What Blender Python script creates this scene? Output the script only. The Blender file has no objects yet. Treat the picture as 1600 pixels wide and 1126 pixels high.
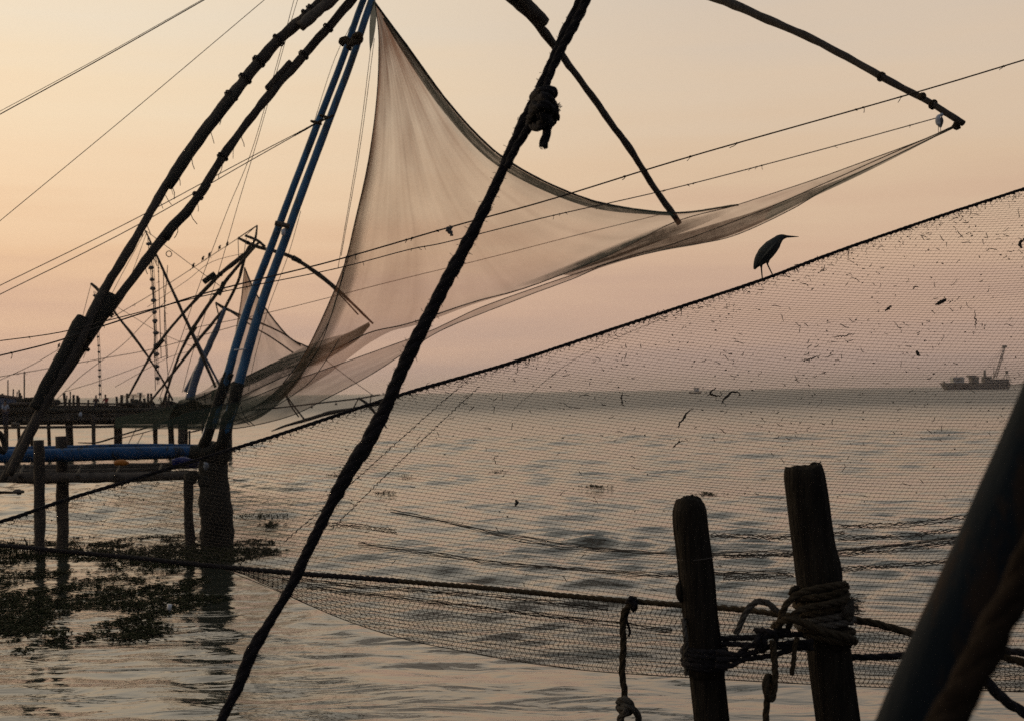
import bpy, math, random
import numpy as np
from mathutils import Vector, noise
rnd = random.Random(7)
R_ = math.radians
scene = bpy.context.scene
COL = scene.collection

# ------------------------------------------------------------------ camera
FPX, CX, CY, H = 2222.0, 800.0, 563.0, 2.6
TH = math.atan(48.0 / FPX); RO = R_(0.72)
F = Vector((0, math.cos(TH), math.sin(TH)))
R0 = Vector((1, 0, 0)); U0 = Vector((0, -math.sin(TH), math.cos(TH)))
RV = R0 * math.cos(RO) - U0 * math.sin(RO)
UV = R0 * math.sin(RO) + U0 * math.cos(RO)
cam_d = bpy.data.cameras.new('camera'); cam = bpy.data.objects.new('camera', cam_d); COL.objects.link(cam)
cam_d.lens = 50.0; cam_d.sensor_width = 36.0; cam_d.clip_start = 0.1; cam_d.clip_end = 20000
from mathutils import Matrix
M = Matrix((RV, UV, -F)).transposed().to_4x4(); M.translation = Vector((0, 0, H)); cam.matrix_world = M
cam_d.dof.use_dof = True; cam_d.dof.focus_distance = 7.2; cam_d.dof.aperture_fstop = 8.0
scene.camera = cam

# ------------------------------------------------------------------ sky + sun + exposure
SUN_AZ, SUN_EL = R_(-42), R_(7)           # measured from +Y towards +X
SUND = Vector((math.sin(SUN_AZ) * math.cos(SUN_EL), math.cos(SUN_AZ) * math.cos(SUN_EL), math.sin(SUN_EL)))
world = bpy.data.worlds.new('World'); scene.world = world; world.use_nodes = True
wn = world.node_tree.nodes; wl = world.node_tree.links; wn.clear()
def lin(c): return tuple(((v / 255.) / 12.92 if v / 255. <= .04045 else ((v / 255. + .055) / 1.055) ** 2.4) for v in c) + (1.,)
def wnode(t, **k):
    n = wn.new(t)
    for a, b in k.items(): setattr(n, a, b)
    return n
def wmath(op, a, b=None, c=None, clamp=False):
    n = wnode('ShaderNodeMath', operation=op, use_clamp=clamp)
    for i, v in enumerate((a, b, c)):
        if v is None: continue
        if isinstance(v, (int, float)): n.inputs[i].default_value = v
        else: wl.new(v, n.inputs[i])
    return n.outputs[0]
tc = wnode('ShaderNodeTexCoord'); sep = wnode('ShaderNodeSeparateXYZ'); wl.new(tc.outputs['Generated'], sep.inputs[0])
# thin haze streaks bend the bands a little
mp = wnode('ShaderNodeMapping'); mp.inputs['Scale'].default_value = (2.2, 2.2, 26); mp.inputs['Rotation'].default_value = (0, R_(4), 0)
wl.new(tc.outputs['Generated'], mp.inputs[0])
nz = wnode('ShaderNodeTexNoise'); nz.inputs['Scale'].default_value = 1.7; nz.inputs['Detail'].default_value = 5; nz.inputs['Roughness'].default_value = .5; wl.new(mp.outputs[0], nz.inputs[0])
warp = wmath('MULTIPLY', wmath('SUBTRACT', nz.outputs[0], .5), .10)
zz = wmath('ADD', sep.outputs[2], warp)
t = wmath('DIVIDE', wmath('ADD', zz, .02), 1.02, clamp=True)
t = wmath('POWER', t, .5)
def ramp(stops):
    r = wnode('ShaderNodeValToRGB'); e = r.color_ramp.elements
    while len(e) < len(stops): e.new(.5)
    for i, (el, c) in enumerate(stops):
        e[i].position = math.sqrt((math.sin(R_(el)) + .02) / 1.02); e[i].color = lin(c)
    wl.new(t, r.inputs[0]); return r.outputs[0]
sun_side = ramp([(-1, (188, 160, 146)), (1.0, (197, 166, 149)), (3, (217, 180, 154)), (5.5, (235, 197, 161)), (8.5, (244, 213, 178)), (12, (245, 222, 190)), (17, (240, 226, 204)), (32, (216, 206, 190)), (90, (128, 135, 138))])
mid_side = ramp([(-1, (176, 151, 138)), (1.0, (184, 157, 143)), (3, (201, 168, 147)), (5.5, (214, 180, 153)), (8.5, (222, 193, 163)), (12, (222, 199, 174)), (17, (213, 197, 180)), (32, (174, 172, 164)), (90, (124, 130, 134))])
back_side = ramp([(-1, (98, 96, 104)), (1.0, (102, 99, 106)), (3, (112, 104, 110)), (5.5, (122, 112, 117)), (8.5, (126, 119, 126)), (12, (124, 122, 131)), (17, (118, 121, 132)), (32, (106, 114, 130)), (90, (104, 114, 130))])
# how near the compass bearing is to the sun's
hx, hy = math.sin(SUN_AZ), math.cos(SUN_AZ)
ln = wmath('MAXIMUM', wmath('SQRT', wmath('ADD', wmath('MULTIPLY', sep.outputs[0], sep.outputs[0]), wmath('MULTIPLY', sep.outputs[1], sep.outputs[1]))), .02)
az = wmath('DIVIDE', wmath('ADD', wmath('MULTIPLY', sep.outputs[0], hx), wmath('MULTIPLY', sep.outputs[1], hy)), ln)
def mixc(f, a, b):
    n = wnode('ShaderNodeMix', data_type='RGBA'); wl.new(f, n.inputs[0]); wl.new(a, n.inputs[6]); wl.new(b, n.inputs[7]); return n.outputs[2]
def smooth(v, a, b):
    n = wnode('ShaderNodeMapRange', interpolation_type='SMOOTHSTEP'); n.inputs[1].default_value = a; n.inputs[2].default_value = b; wl.new(v, n.inputs[0]); return n.outputs[0]
c1 = mixc(smooth(az, .60, .96), mid_side, sun_side)
c2 = mixc(smooth(az, -.5, .58), back_side, c1)
bg1 = wnode('ShaderNodeBackground'); wl.new(c2, bg1.inputs[0]); bg1.inputs[1].default_value = .95
sky = wnode('ShaderNodeTexSky', sky_type='NISHITA', sun_disc=False); sky.sun_elevation = SUN_EL; sky.sun_rotation = SUN_AZ; sky.air_density = 1.5; sky.dust_density = 6
bg2 = wnode('ShaderNodeBackground'); wl.new(sky.outputs[0], bg2.inputs[0]); bg2.inputs[1].default_value = .006
ad = wnode('ShaderNodeAddShader'); wl.new(bg1.outputs[0], ad.inputs[0]); wl.new(bg2.outputs[0], ad.inputs[1])
wo = wnode('ShaderNodeOutputWorld'); wl.new(ad.outputs[0], wo.inputs[0])
sd = bpy.data.lights.new('sun', 'SUN'); sd.energy = .55; sd.angle = R_(5); sd.color = (1, .72, .45)
so = bpy.data.objects.new('sun', sd); COL.objects.link(so); so.rotation_euler = SUND.to_track_quat('Z', 'Y').to_euler()
vs = scene.view_settings; scene.display_settings.display_device = 'sRGB'
vs.view_transform = 'Standard'; vs.look = 'None'; vs.gamma = 1; vs.exposure = 0.0; vs.use_curve_mapping = False
scene.render.engine = 'CYCLES'
cy = scene.cycles; cy.use_denoising = False; cy.max_bounces = 6; cy.transparent_max_bounces = 24; cy.volume_bounces = 0; cy.diffuse_bounces = 2; cy.glossy_bounces = 3
cy.caustics_reflective = False; cy.caustics_refractive = False; cy.sample_clamp_indirect = .8
scene.render.film_transparent = False

# ------------------------------------------------------------------ placing helpers
def P(px, py, d):
    v = F + RV * ((px - CX) / FPX) - UV * ((py - CY) / FPX)
    return Vector((0, 0, H)) + v * (d / v.y)
def W(px, py, z=0.0):
    v = F + RV * ((px - CX) / FPX) - UV * ((py - CY) / FPX)
    return Vector((0, 0, H)) + v * ((z - H) / v.z)
def S(w, d): return .5 * w * d / FPX        # radius of something w pixels wide at distance d

# ------------------------------------------------------------------ materials
MATS = {}
def mat(name, col, rough=.8, var=.35, scale=12., bump=.3, bscale=30., stretch=(1, 1, 1), metal=0., col2=None, spec=.3, chips=None):
    m = bpy.data.materials.new(name); m.use_nodes = True; n = m.node_tree.nodes; l = m.node_tree.links
    b = n['Principled BSDF']; b.inputs['Roughness'].default_value = rough; b.inputs['Metallic'].default_value = metal
    b.inputs['Specular IOR Level'].default_value = spec
    t = n.new('ShaderNodeTexCoord'); mp = n.new('ShaderNodeMapping'); mp.inputs['Scale'].default_value = stretch; l.new(t.outputs['Object'], mp.inputs[0])
    nz = n.new('ShaderNodeTexNoise'); nz.inputs['Scale'].default_value = scale; nz.inputs['Detail'].default_value = 6; nz.inputs['Roughness'].default_value = .65; l.new(mp.outputs[0], nz.inputs[0])
    r = n.new('ShaderNodeValToRGB'); r.color_ramp.elements[0].position = .3; r.color_ramp.elements[1].position = .72
    c2 = col2 or tuple(min(1, c * (1 + var)) for c in col)
    r.color_ramp.elements[0].color = (*(c * (1 - var) for c in col), 1); r.color_ramp.elements[1].color = (*c2, 1)
    l.new(nz.outputs[0], r.inputs[0]); l.new(r.outputs[0], b.inputs['Base Color'])
    if chips:      # flaked and grimy places
        cm = n.new('ShaderNodeMapping'); cm.inputs['Scale'].default_value = (7, 7, 2.2); l.new(t.outputs['Object'], cm.inputs[0])
        cn = n.new('ShaderNodeTexNoise'); cn.inputs['Scale'].default_value = 1.; cn.inputs['Detail'].default_value = 8; cn.inputs['Roughness'].default_value = .7; l.new(cm.outputs[0], cn.inputs[0])
        cr = n.new('ShaderNodeMapRange'); cr.inputs[1].default_value = .53; cr.inputs[2].default_value = .60; l.new(cn.outputs[0], cr.inputs[0])
        cx = n.new('ShaderNodeMix'); cx.data_type = 'RGBA'; l.new(cr.outputs[0], cx.inputs[0]); l.new(r.outputs[0], cx.inputs[6]); cx.inputs[7].default_value = (*chips, 1); l.new(cx.outputs[2], b.inputs['Base Color'])
    if bump:
        nb = n.new('ShaderNodeTexNoise'); nb.inputs['Scale'].default_value = bscale; nb.inputs['Detail'].default_value = 5; l.new(mp.outputs[0], nb.inputs[0])
        bp = n.new('ShaderNodeBump'); bp.inputs['Strength'].default_value = bump; bp.inputs['Distance'].default_value = .02; l.new(nb.outputs[0], bp.inputs['Height']); l.new(bp.outputs[0], b.inputs['Normal'])
    MATS[name] = m; return m
wood = mat('weathered_timber', (.052, .041, .031), .85, .45, 9, .6, 40, (1, 1, .25))
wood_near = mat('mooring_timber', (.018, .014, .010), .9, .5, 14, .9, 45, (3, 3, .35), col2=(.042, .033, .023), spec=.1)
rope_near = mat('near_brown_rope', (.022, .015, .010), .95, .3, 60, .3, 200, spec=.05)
blue_p = mat('blue_pipe_paint', (.018, .09, .21), .55, .35, 5, .25, 50, col2=(.02, .10, .24), spec=.25, chips=(.03, .04, .05))
wood_pale = mat('pale_timber', (.105, .085, .065), .85, .4, 9, .6, 40, (1, 1, .25))
sleeve = mat('old_netting_wrap', (.028, .026, .02), .95, .4, 20, .8, 60)
blue = mat('blue_paint', (.036, .14, .28), .5, .35, 6, .25, 60, (1, 1, .3), col2=(.055, .19, .34), spec=.35, chips=(.05, .09, .12))
bluegrey = mat('grey_blue_paint', (.09, .12, .17), .6, .3, 8, .2, 30)
rope_m = mat('brown_rope', (.06, .044, .026), .95, .4, 60, .6, 220, spec=.1)
rope_dk = mat('dark_tarred_rope', (.022, .019, .02), .9, .4, 60, .6, 200, spec=.15)
rope_pl = mat('pale_rope', (.11, .095, .075), .95, .4, 60, .6, 220, spec=.1)
twine = mat('net_twine', (.07, .056, .042), .9, .25, 30, 0, spec=.15)
rimcord = mat('net_rim_cord', (.04, .045, .035), .9, .3, 30, 0)
wire_m = mat('line_cord', (.05, .036, .026), .8, .3, 30, 0)
weedm = mat('dry_seaweed', (.03, .022, .015), .95, .4, 40, 0)
leafm = mat('water_weed', (.018, .022, .009), .9, .5, 5, 0, col2=(.045, .048, .018), spec=.08)
stone = mat('grey_stone', (.12, .11, .1), .9, .3, 10, .5, 30)
steel = mat('ship_steel', (.09, .085, .085), .7, .3, .5, 0)
steel_w = mat('ship_white', (.45, .45, .43), .7, .2, .5, 0)
skinm = mat('brown_skin', (.16, .09, .06), .6, .1, 5, 0)
red_c = mat('red_cloth', (.35, .035, .04), .9, .2, 8, 0)
navy_c = mat('navy_cloth', (.025, .03, .05), .9, .2, 8, 0)
pale_c = mat('pale_cloth', (.35, .38, .42), .9, .2, 8, 0)
brown_c = mat('brown_cloth', (.08, .05, .04), .9, .2, 8, 0)
hair_m = mat('black_hair', (.012, .011, .01), .8, .2, 8, 0)
orange = mat('orange_plastic', (.5, .17, .02), .5, .3, 6, .2)
tarp = mat('blue_tarpaulin', (.012, .02, .12), .5, .3, 10, .5, 14)
tin = mat('rusty_tin', (.12, .075, .06), .7, .5, 3, .4, 10)
hutblue = mat('hut_blue_board', (.05, .09, .16), .75, .4, 3, .3, 10)
white_p = mat('white_plastic', (.7, .7, .68), .5, .1, 8, .2)
feather = mat('heron_feather', (.035, .04, .036), .75, .4, 60, .5, 160, (1, 1, .35), col2=(.06, .06, .05))
feather_b = mat('heron_breast', (.09, .08, .06), .8, .5, 90, .4, 160, (3, 3, .4))
legm = mat('heron_leg', (.045, .045, .03), .6, .3, 60, 0)
billm = mat('heron_bill', (.05, .045, .035), .5, .3, 60, 0)
eyem = mat('heron_eye', (.45, .32, .03), .2, .1, 5, 0)
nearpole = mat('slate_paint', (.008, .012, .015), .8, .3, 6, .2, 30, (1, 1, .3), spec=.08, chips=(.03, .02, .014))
egret_m = mat('white_feather', (.5, .52, .55), .8, .2, 20, 0)
land_m = mat('far_shore_trees', (.05, .06, .045), .95, .3, .01, 0)

def netcloth(name, col, alpha, trans=.45):
    m = bpy.data.materials.new(name); m.use_nodes = True; n = m.node_tree.nodes; l = m.node_tree.links; n.clear()
    def mt(op, a, b):
        q = n.new('ShaderNodeMath'); q.operation = op; q.use_clamp = op == 'MINIMUM'
        for i, v in enumerate((a, b)):
            if isinstance(v, (int, float)): q.inputs[i].default_value = v
            else: l.new(v, q.inputs[i])
        return q.outputs[0]
    out = n.new('ShaderNodeOutputMaterial'); mx = n.new('ShaderNodeMixShader'); tr = n.new('ShaderNodeBsdfTransparent')
    df = n.new('ShaderNodeBsdfDiffuse'); tl = n.new('ShaderNodeBsdfTranslucent'); m2 = n.new('ShaderNodeMixShader'); m2.inputs[0].default_value = trans
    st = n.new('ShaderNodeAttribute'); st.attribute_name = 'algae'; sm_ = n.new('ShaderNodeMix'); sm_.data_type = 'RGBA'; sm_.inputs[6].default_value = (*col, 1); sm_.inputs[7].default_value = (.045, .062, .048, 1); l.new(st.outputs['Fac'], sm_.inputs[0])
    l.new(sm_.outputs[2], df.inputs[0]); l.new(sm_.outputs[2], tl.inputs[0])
    l.new(df.outputs[0], m2.inputs[1]); l.new(tl.outputs[0], m2.inputs[2])
    a = n.new('ShaderNodeAttribute'); a.attribute_name = 'weave'                # how far the meshes are drawn together
    uv = n.new('ShaderNodeUVMap'); uv.uv_map = 'UVMap'
    mp = n.new('ShaderNodeMapping'); mp.inputs['Scale'].default_value = (38, 2.2, 1); l.new(uv.outputs[0], mp.inputs[0])
    nz = n.new('ShaderNodeTexNoise'); nz.inputs['Scale'].default_value = 1.; nz.inputs['Detail'].default_value = 4; l.new(mp.outputs[0], nz.inputs[0])
    mp2 = n.new('ShaderNodeMapping'); mp2.inputs['Scale'].default_value = (5, 5, 1); l.new(uv.outputs[0], mp2.inputs[0])
    nz2 = n.new('ShaderNodeTexNoise'); nz2.inputs['Scale'].default_value = 1.; nz2.inputs['Detail'].default_value = 3; l.new(mp2.outputs[0], nz2.inputs[0])
    # seams and pleats: thin lines where two widths of net meet
    wv = n.new('ShaderNodeTexWave'); wv.bands_direction = 'X'; wv.inputs['Scale'].default_value = 1.3; wv.inputs['Distortion'].default_value = .6; wv.inputs['Detail'].default_value = 2; l.new(uv.outputs[0], wv.inputs[0])
    seam = mt('POWER', wv.outputs['Fac'], 60.)
    f = mt('ADD', mt('MULTIPLY', nz.outputs[0], .28), mt('MULTIPLY', nz2.outputs[0], .72))
    f = mt('ADD', mt('MULTIPLY', mt('SUBTRACT', f, .5), 1.5), 1.)
    mp3 = n.new('ShaderNodeMapping'); mp3.inputs['Scale'].default_value = (260, 200, 1); l.new(uv.outputs[0], mp3.inputs[0])
    nz3 = n.new('ShaderNodeTexNoise'); nz3.inputs['Scale'].default_value = 1.; nz3.inputs['Detail'].default_value = 2; l.new(mp3.outputs[0], nz3.inputs[0])
    f = mt('ADD', f, mt('MULTIPLY', mt('SUBTRACT', nz3.outputs[0], .5), .55))
    f = mt('MULTIPLY', mt('MULTIPLY', f, a.outputs['Fac']), alpha)
    f = mt('ADD', f, mt('MULTIPLY', seam, .06))
    f = mt('MAXIMUM', mt('MINIMUM', f, .93), 0.)
    l.new(f, mx.inputs[0]); l.new(tr.outputs[0], mx.inputs[1]); l.new(m2.outputs[0], mx.inputs[2]); l.new(mx.outputs[0], out.inputs[0])
    MATS[name] = m; return m
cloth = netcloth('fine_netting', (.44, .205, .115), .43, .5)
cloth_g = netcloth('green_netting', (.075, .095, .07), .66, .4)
cloth_far = netcloth('far_netting', (.34, .18, .11), .43, .5)

# ------------------------------------------------------------------ object helpers
ORG = {}
def tag(o, label=None, cat=None, group=None, kind=None):
    if label: o['label'] = label
    if cat: o['category'] = cat
    if group: o['group'] = group
    if kind: o['kind'] = kind
    return o
def thing(name, loc, label, cat, group=None):
    o = bpy.data.objects.new(name, None); COL.objects.link(o); o.location = loc; o.empty_display_size = .2
    ORG[o] = Vector(loc); return tag(o, label, cat, group)
def link(name, me, parent=None, at=None):
    o = bpy.data.objects.new(name, me); COL.objects.link(o)
    if parent: o.parent = parent; ORG[o] = ORG[parent]
    else:
        o.location = at if at is not None else (0, 0, 0); ORG[o] = Vector(o.location)
    return o
def build(name, geo, m, parent=None, smooth=True, at=None):
    vs, fs = geo
    vs = np.asarray(vs, dtype=float)
    if parent is None and at is None:
        at = Vector((vs[:, 0].mean(), vs[:, 1].mean(), vs[:, 2].min()))
    o0 = ORG[parent] if parent else Vector(at)
    me = bpy.data.meshes.new(name); me.from_pydata((vs - np.array(o0)).tolist(), [], fs); me.materials.append(m)
    if smooth: me.polygons.foreach_set('use_smooth', [True] * len(me.polygons))
    me.update()
    return link(name, me, parent, None if parent else at)
def join(*gs):
    V = []; Fc = []; k = 0
    for v, f in gs:
        v = np.asarray(v, dtype=float); V.append(v); Fc += [tuple(i + k for i in q) for q in f]; k += len(v)
    return np.concatenate(V), Fc
def spline(pts, n):
    """Catmull-Rom through points of any dimension, n samples evenly by length"""
    p = np.array([list(q) for q in pts], dtype=float)
    if len(p) == 2: p = np.array([p[0], (p[0] + p[1]) / 2, p[1]])
    e = np.vstack([2 * p[0] - p[1], p, 2 * p[-1] - p[-2]]); out = []
    for i in range(len(p) - 1):
        a, b, c, d = e[i:i + 4]
        for s in np.linspace(0, 1, 12, endpoint=False):
            out.append(.5 * ((2 * b) + (c - a) * s + (2 * a - 5 * b + 4 * c - d) * s * s + (3 * b - a - 3 * c + d) * s ** 3))
    out.append(p[-1]); out = np.array(out)
    L = np.concatenate([[0], np.cumsum(np.linalg.norm(np.diff(out[:, :3], axis=0), axis=1))])
    q = np.linspace(0, L[-1], n)
    return np.stack([np.interp(q, L, out[:, j]) for j in range(out.shape[1])], 1)
def frames(p):
    t = np.gradient(p, axis=0); t /= np.linalg.norm(t, axis=1)[:, None] + 1e-12
    a = np.cross(t[0], [0, 0, 1.]);
    if np.linalg.norm(a) < .1: a = np.cross(t[0], [1., 0, 0])
    a /= np.linalg.norm(a); A = []; B = []
    for k in t:
        a = a - k * a.dot(k); a /= np.linalg.norm(a) + 1e-12; A.append(a.copy()); B.append(np.cross(k, a))
    return t, np.array(A), np.array(B)
def tube(p, r, seg=8, lump=0., lscale=3., seed=0., cap=True, flat=1.):
    p = np.asarray(p, dtype=float)[:, :3]; n = len(p); r = np.broadcast_to(np.asarray(r, dtype=float), (n,)); t, A, B = frames(p)
    V = []
    for i in range(n):
        for j in range(seg):
            a = 2 * math.pi * j / seg; k = r[i]
            if lump:
                q = p[i] * lscale; k *= 1 + lump * noise.noise(Vector((q[0] + math.cos(a) * .8 + seed, q[1] + math.sin(a) * .8, q[2]))) + lump * .5 * noise.noise(Vector((q[0] * 4 + math.cos(a) * 1.5, q[1] * 4 + math.sin(a) * 1.5 + seed, q[2] * 4)))
            V.append(p[i] + A[i] * (k * math.cos(a)) + B[i] * (k * math.sin(a) * flat))
    Fc = [(i * seg + j, i * seg + (j + 1) % seg, (i + 1) * seg + (j + 1) % seg, (i + 1) * seg + j) for i in range(n - 1) for j in range(seg)]
    if cap: Fc += [tuple(range(seg))[::-1], tuple((n - 1) * seg + j for j in range(seg))]
    return np.array(V), Fc
def strands(p, r, k=3, turns=None, seg=6, seed=0., off=.46, rad=.60, lay=10.):
    """k strands laid round one another along p; returns a list of geometries"""
    p = np.asarray(p, dtype=float)[:, :3]; n = len(p); r = np.broadcast_to(np.asarray(r, dtype=float), (n,)); t, A, B = frames(p)
    L = np.concatenate([[0], np.cumsum(np.linalg.norm(np.diff(p, axis=0), axis=1))]); out = []
    wob = np.array([noise.noise(Vector((float(x_) / (float(r.mean()) * 26), seed, 3.))) for x_ in L]) * 2.4
    for s in range(k):
        ph = wob + L / (r.mean() * lay) * 2 * math.pi + 2 * math.pi * s / k + seed
        c = p + A * (np.cos(ph) * r * off)[:, None] + B * (np.sin(ph) * r * off)[:, None]
        out.append(tube(c, r * rad, seg, .22, 40, seed + s))
    return out
def pxs(pts, n):
    """(px, py, dist[, extra]) list -> evenly sampled world polyline (+ extra column)"""
    w = [list(P(q[0], q[1], q[2])) + list(q[3:]) for q in pts]
    return spline(w, n)
def box(c, s, rot=None):
    x, y, z = (k / 2 for k in s)
    v = [Vector((a * x, b * y, d * z)) for a in (-1, 1) for b in (-1, 1) for d in (-1, 1)]
    if rot is not None: v = [rot @ q for q in v]
    v = np.array([list(Vector(c) + q) for q in v])
    return v, [(0, 1, 3, 2), (4, 6, 7, 5), (0, 4, 5, 1), (2, 3, 7, 6), (0, 2, 6, 4), (1, 5, 7, 3)]
def ring(c, axis, r, w, seg=14, th=5):
    """a band of cord round an axis"""
    axis = Vector(axis).normalized(); a = axis.orthogonal().normalized(); b = axis.cross(a)
    V = []; Fc = []
    for i in range(seg):
        u = 2 * math.pi * i / seg; o = a * math.cos(u) + b * math.sin(u)
        for j in range(th):
            k = 2 * math.pi * j / th; V.append(list(Vector(c) + o * (r + w * math.cos(k)) + axis * w * math.sin(k)))
    for i in range(seg):
        for j in range(th):
            Fc.append((i * th + j, ((i + 1) % seg) * th + j, ((i + 1) % seg) * th + (j + 1) % th, i * th + (j + 1) % th))
    return np.array(V), Fc
def blob(c, s, lump=.25, seg=8, rings=6, seed=0.):
    V = []; Fc = []
    for i in range(rings + 1):
        th = math.pi * i / rings
        for j in range(seg):
            a = 2 * math.pi * j / seg; d = Vector((math.sin(th) * math.cos(a), math.sin(th) * math.sin(a), math.cos(th)))
            k = 1 + lump * noise.noise(d * 1.7 + Vector((seed, 0, 0)))
            V.append([c[0] + d.x * s[0] * k, c[1] + d.y * s[1] * k, c[2] + d.z * s[2] * k])
    for i in range(rings):
        for j in range(seg): Fc.append((i * seg + j, i * seg + (j + 1) % seg, (i + 1) * seg + (j + 1) % seg, (i + 1) * seg + j))
    return np.array(V), Fc

# ------------------------------------------------------------------ the water, the far shore, the haze
def make_water():
    m = bpy.data.materials.new('harbour_water'); m.use_nodes = True; n = m.node_tree.nodes; l = m.node_tree.links; b = n['Principled BSDF']
    b.inputs['Base Color'].default_value = (.036, .040, .029, 1); b.inputs['Roughness'].default_value = .045; b.inputs['IOR'].default_value = 1.62; b.inputs['Specular IOR Level'].default_value = .5
    g = n.new('ShaderNodeNewGeometry')
    def nz(scale, st, det, rough=.55, dist=0.):
        mp = n.new('ShaderNodeMapping'); mp.inputs['Scale'].default_value = st; mp.inputs['Rotation'].default_value = (0, 0, R_(9)); l.new(g.outputs['Position'], mp.inputs[0])
        q = n.new('ShaderNodeTexNoise'); q.inputs['Scale'].default_value = scale; q.inputs['Detail'].default_value = det; q.inputs['Roughness'].default_value = rough; q.inputs['Distortion'].default_value = dist; l.new(mp.outputs[0], q.inputs[0]); return q.outputs[0]
    def mt(op, a, b_):
        q = n.new('ShaderNodeMath'); q.operation = op
        for i, v in enumerate((a, b_)):
            if isinstance(v, (int, float)): q.inputs[i].default_value = v
            else: l.new(v, q.inputs[i])
        return q.outputs[0]
    swell = nz(.35, (.45, 1., 1), 2)
    chop = nz(2.2, (.45, 1.1, 1), 3, .5, .6)
    fine = nz(8., (.5, 1., 1), 3, .6)
    patch = nz(.11, (.5, 1.6, 1), 3)
    pr = n.new('ShaderNodeMapRange'); pr.inputs[1].default_value = .36; pr.inputs[2].default_value = .62; pr.inputs[3].default_value = .5; pr.inputs[4].default_value = 1.; l.new(patch, pr.inputs[0])
    sy = n.new('ShaderNodeSeparateXYZ'); l.new(g.outputs['Position'], sy.inputs[0]); far = n.new('ShaderNodeMapRange'); far.inputs[1].default_value = 50; far.inputs[2].default_value = 260; far.inputs[3].default_value = .02; far.inputs[4].default_value = .6; l.new(sy.outputs[1], far.inputs[0])
    # beyond about 100 m single wavelets are too small to model and act as roughness
    fr2 = n.new('ShaderNodeMapRange'); fr2.inputs[1].default_value = 40; fr2.inputs[2].default_value = 230; fr2.inputs[3].default_value = .045; fr2.inputs[4].default_value = .42; l.new(sy.outputs[1], fr2.inputs[0]); l.new(fr2.outputs[0], b.inputs['Roughness'])
    h = mt('ADD', mt('MULTIPLY', swell, far.outputs[0]), mt('MULTIPLY', mt('ADD', mt('MULTIPLY', chop, .05), mt('MULTIPLY', fine, .006)), pr.outputs[0]))
    bp = n.new('ShaderNodeBump'); bp.inputs['Strength'].default_value = 1.; bp.inputs['Distance'].default_value = 1.; l.new(h, bp.inputs['Height']); l.new(bp.outputs[0], b.inputs['Normal'])
    return m
water_m = make_water()
WX = 4700
def make_sea():
    """open water: real waves from the jetty out to about 600 m, then flat to the horizon"""
    ys = [4.]
    while ys[-1] < 620: ys.append(ys[-1] * 1.0056 + .002)
    ys = np.array(ys); us = np.linspace(-.72, .72, 470); Y, Uq = np.meshgrid(ys, us, indexing='ij'); X = Y * Uq
    sp_ = Y * .0056; Z = np.zeros_like(X); g = np.random.RandomState(5)
    for k in range(130):
        lam = math.exp(g.uniform(math.log(.30), math.log(5.))); an = g.normal(0, .6) + .25; amp = lam * .0032 * g.uniform(.5, 1.4) * (1.5 if lam < 1.1 else 1.0 if lam < 1.8 else .45 if lam < 3 else .28)
        kx, ky = math.sin(an) * 2 * math.pi / lam, math.cos(an) * 2 * math.pi / lam; ph = g.uniform(0, 6.28)
        keep = np.clip((lam / sp_ - 2.6) / 2.5, 0, 1); q = np.sin(X * kx + Y * ky + ph + .8 * np.sin(X * kx * .13 - Y * ky * .09 + ph * 2))
        Z += amp * keep * q * (1 + .35 * q)
    gust = np.zeros_like(X)
    for k in range(9):
        lam = g.uniform(9, 60); an = g.normal(0, .5); gust += np.sin(X / lam * 6.28 * math.sin(an) * .5 + Y / lam * 6.28 * math.cos(an) + g.uniform(0, 6.28))
    gust = np.clip(.85 + .16 * gust, .3, 1.35)
    calm = 1 - .88 * np.exp(-(((X + 6.4) / 4.2) ** 4 + ((Y - 20) / 7.5) ** 4))   # between the weed mats it lies flat
    near = np.clip((Y - 7) / 16, .30, 1) * (1 + 1.0 * np.clip((Y - 25) / 45, 0, 1))
    edge = np.clip((620 - Y) / 200, 0, 1) * np.clip((.72 - np.abs(Uq)) / .06, 0, 1)
    Z = Z * gust * calm * near * edge - .06 * (1 - edge)
    V = np.stack([X, Y, Z], -1).reshape(-1, 3); n, m_ = X.shape; i = np.arange(n - 1)[:, None] * m_ + np.arange(m_ - 1)[None]
    Fq = np.stack([i, i + 1, i + m_ + 1, i + m_], -1).reshape(-1, 4)
    o4 = len(V); V = np.concatenate([V, [(-WX, -WX, -.06), (WX, -WX, -.06), (WX, WX, -.06), (-WX, WX, -.06)]]); Fq = np.concatenate([Fq, [[o4, o4 + 1, o4 + 2, o4 + 3]]])
    me = bpy.data.meshes.new('water'); me.vertices.add(len(V)); me.vertices.foreach_set('co', V.ravel()); me.loops.add(Fq.size); me.loops.foreach_set('vertex_index', Fq.ravel().astype(np.int32))
    me.polygons.add(len(Fq)); me.polygons.foreach_set('loop_start', np.arange(0, Fq.size, 4, dtype=np.int32)); me.polygons.foreach_set('use_smooth', np.ones(len(Fq), dtype=bool)); me.update(); me.validate(); me.materials.append(water_m)
    tag(link('water', me), kind='structure')
make_sea()
def shore(name, xs, d, hpx, seed):
    V = []; Fc = []; n = 90
    for i in range(n):
        px = xs[0] + (xs[1] - xs[0]) * i / (n - 1); b0 = P(px, 600, d); u = i / (n - 1)
        hh = hpx * d / FPX * (min(1, u * 7) ** .8) * min(1, (1 - u) * 7) * (.7 + .5 * noise.fractal(Vector((i * .21, seed, 0)), 1., 2., 4))
        V += [(b0.x, d - 60, -.5), (b0.x, d, max(.4, hh)), (b0.x, d + 200, -.5)]
    for i in range(n - 1):
        for j in range(2): Fc.append((i * 3 + j, i * 3 + 3 + j, i * 3 + 4 + j, i * 3 + 1 + j))
    tag(build(name, (V, Fc), land_m, smooth=False), kind='structure')
shore('shoreline', (1535, 2300), 2600, 13, 1.)

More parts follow.
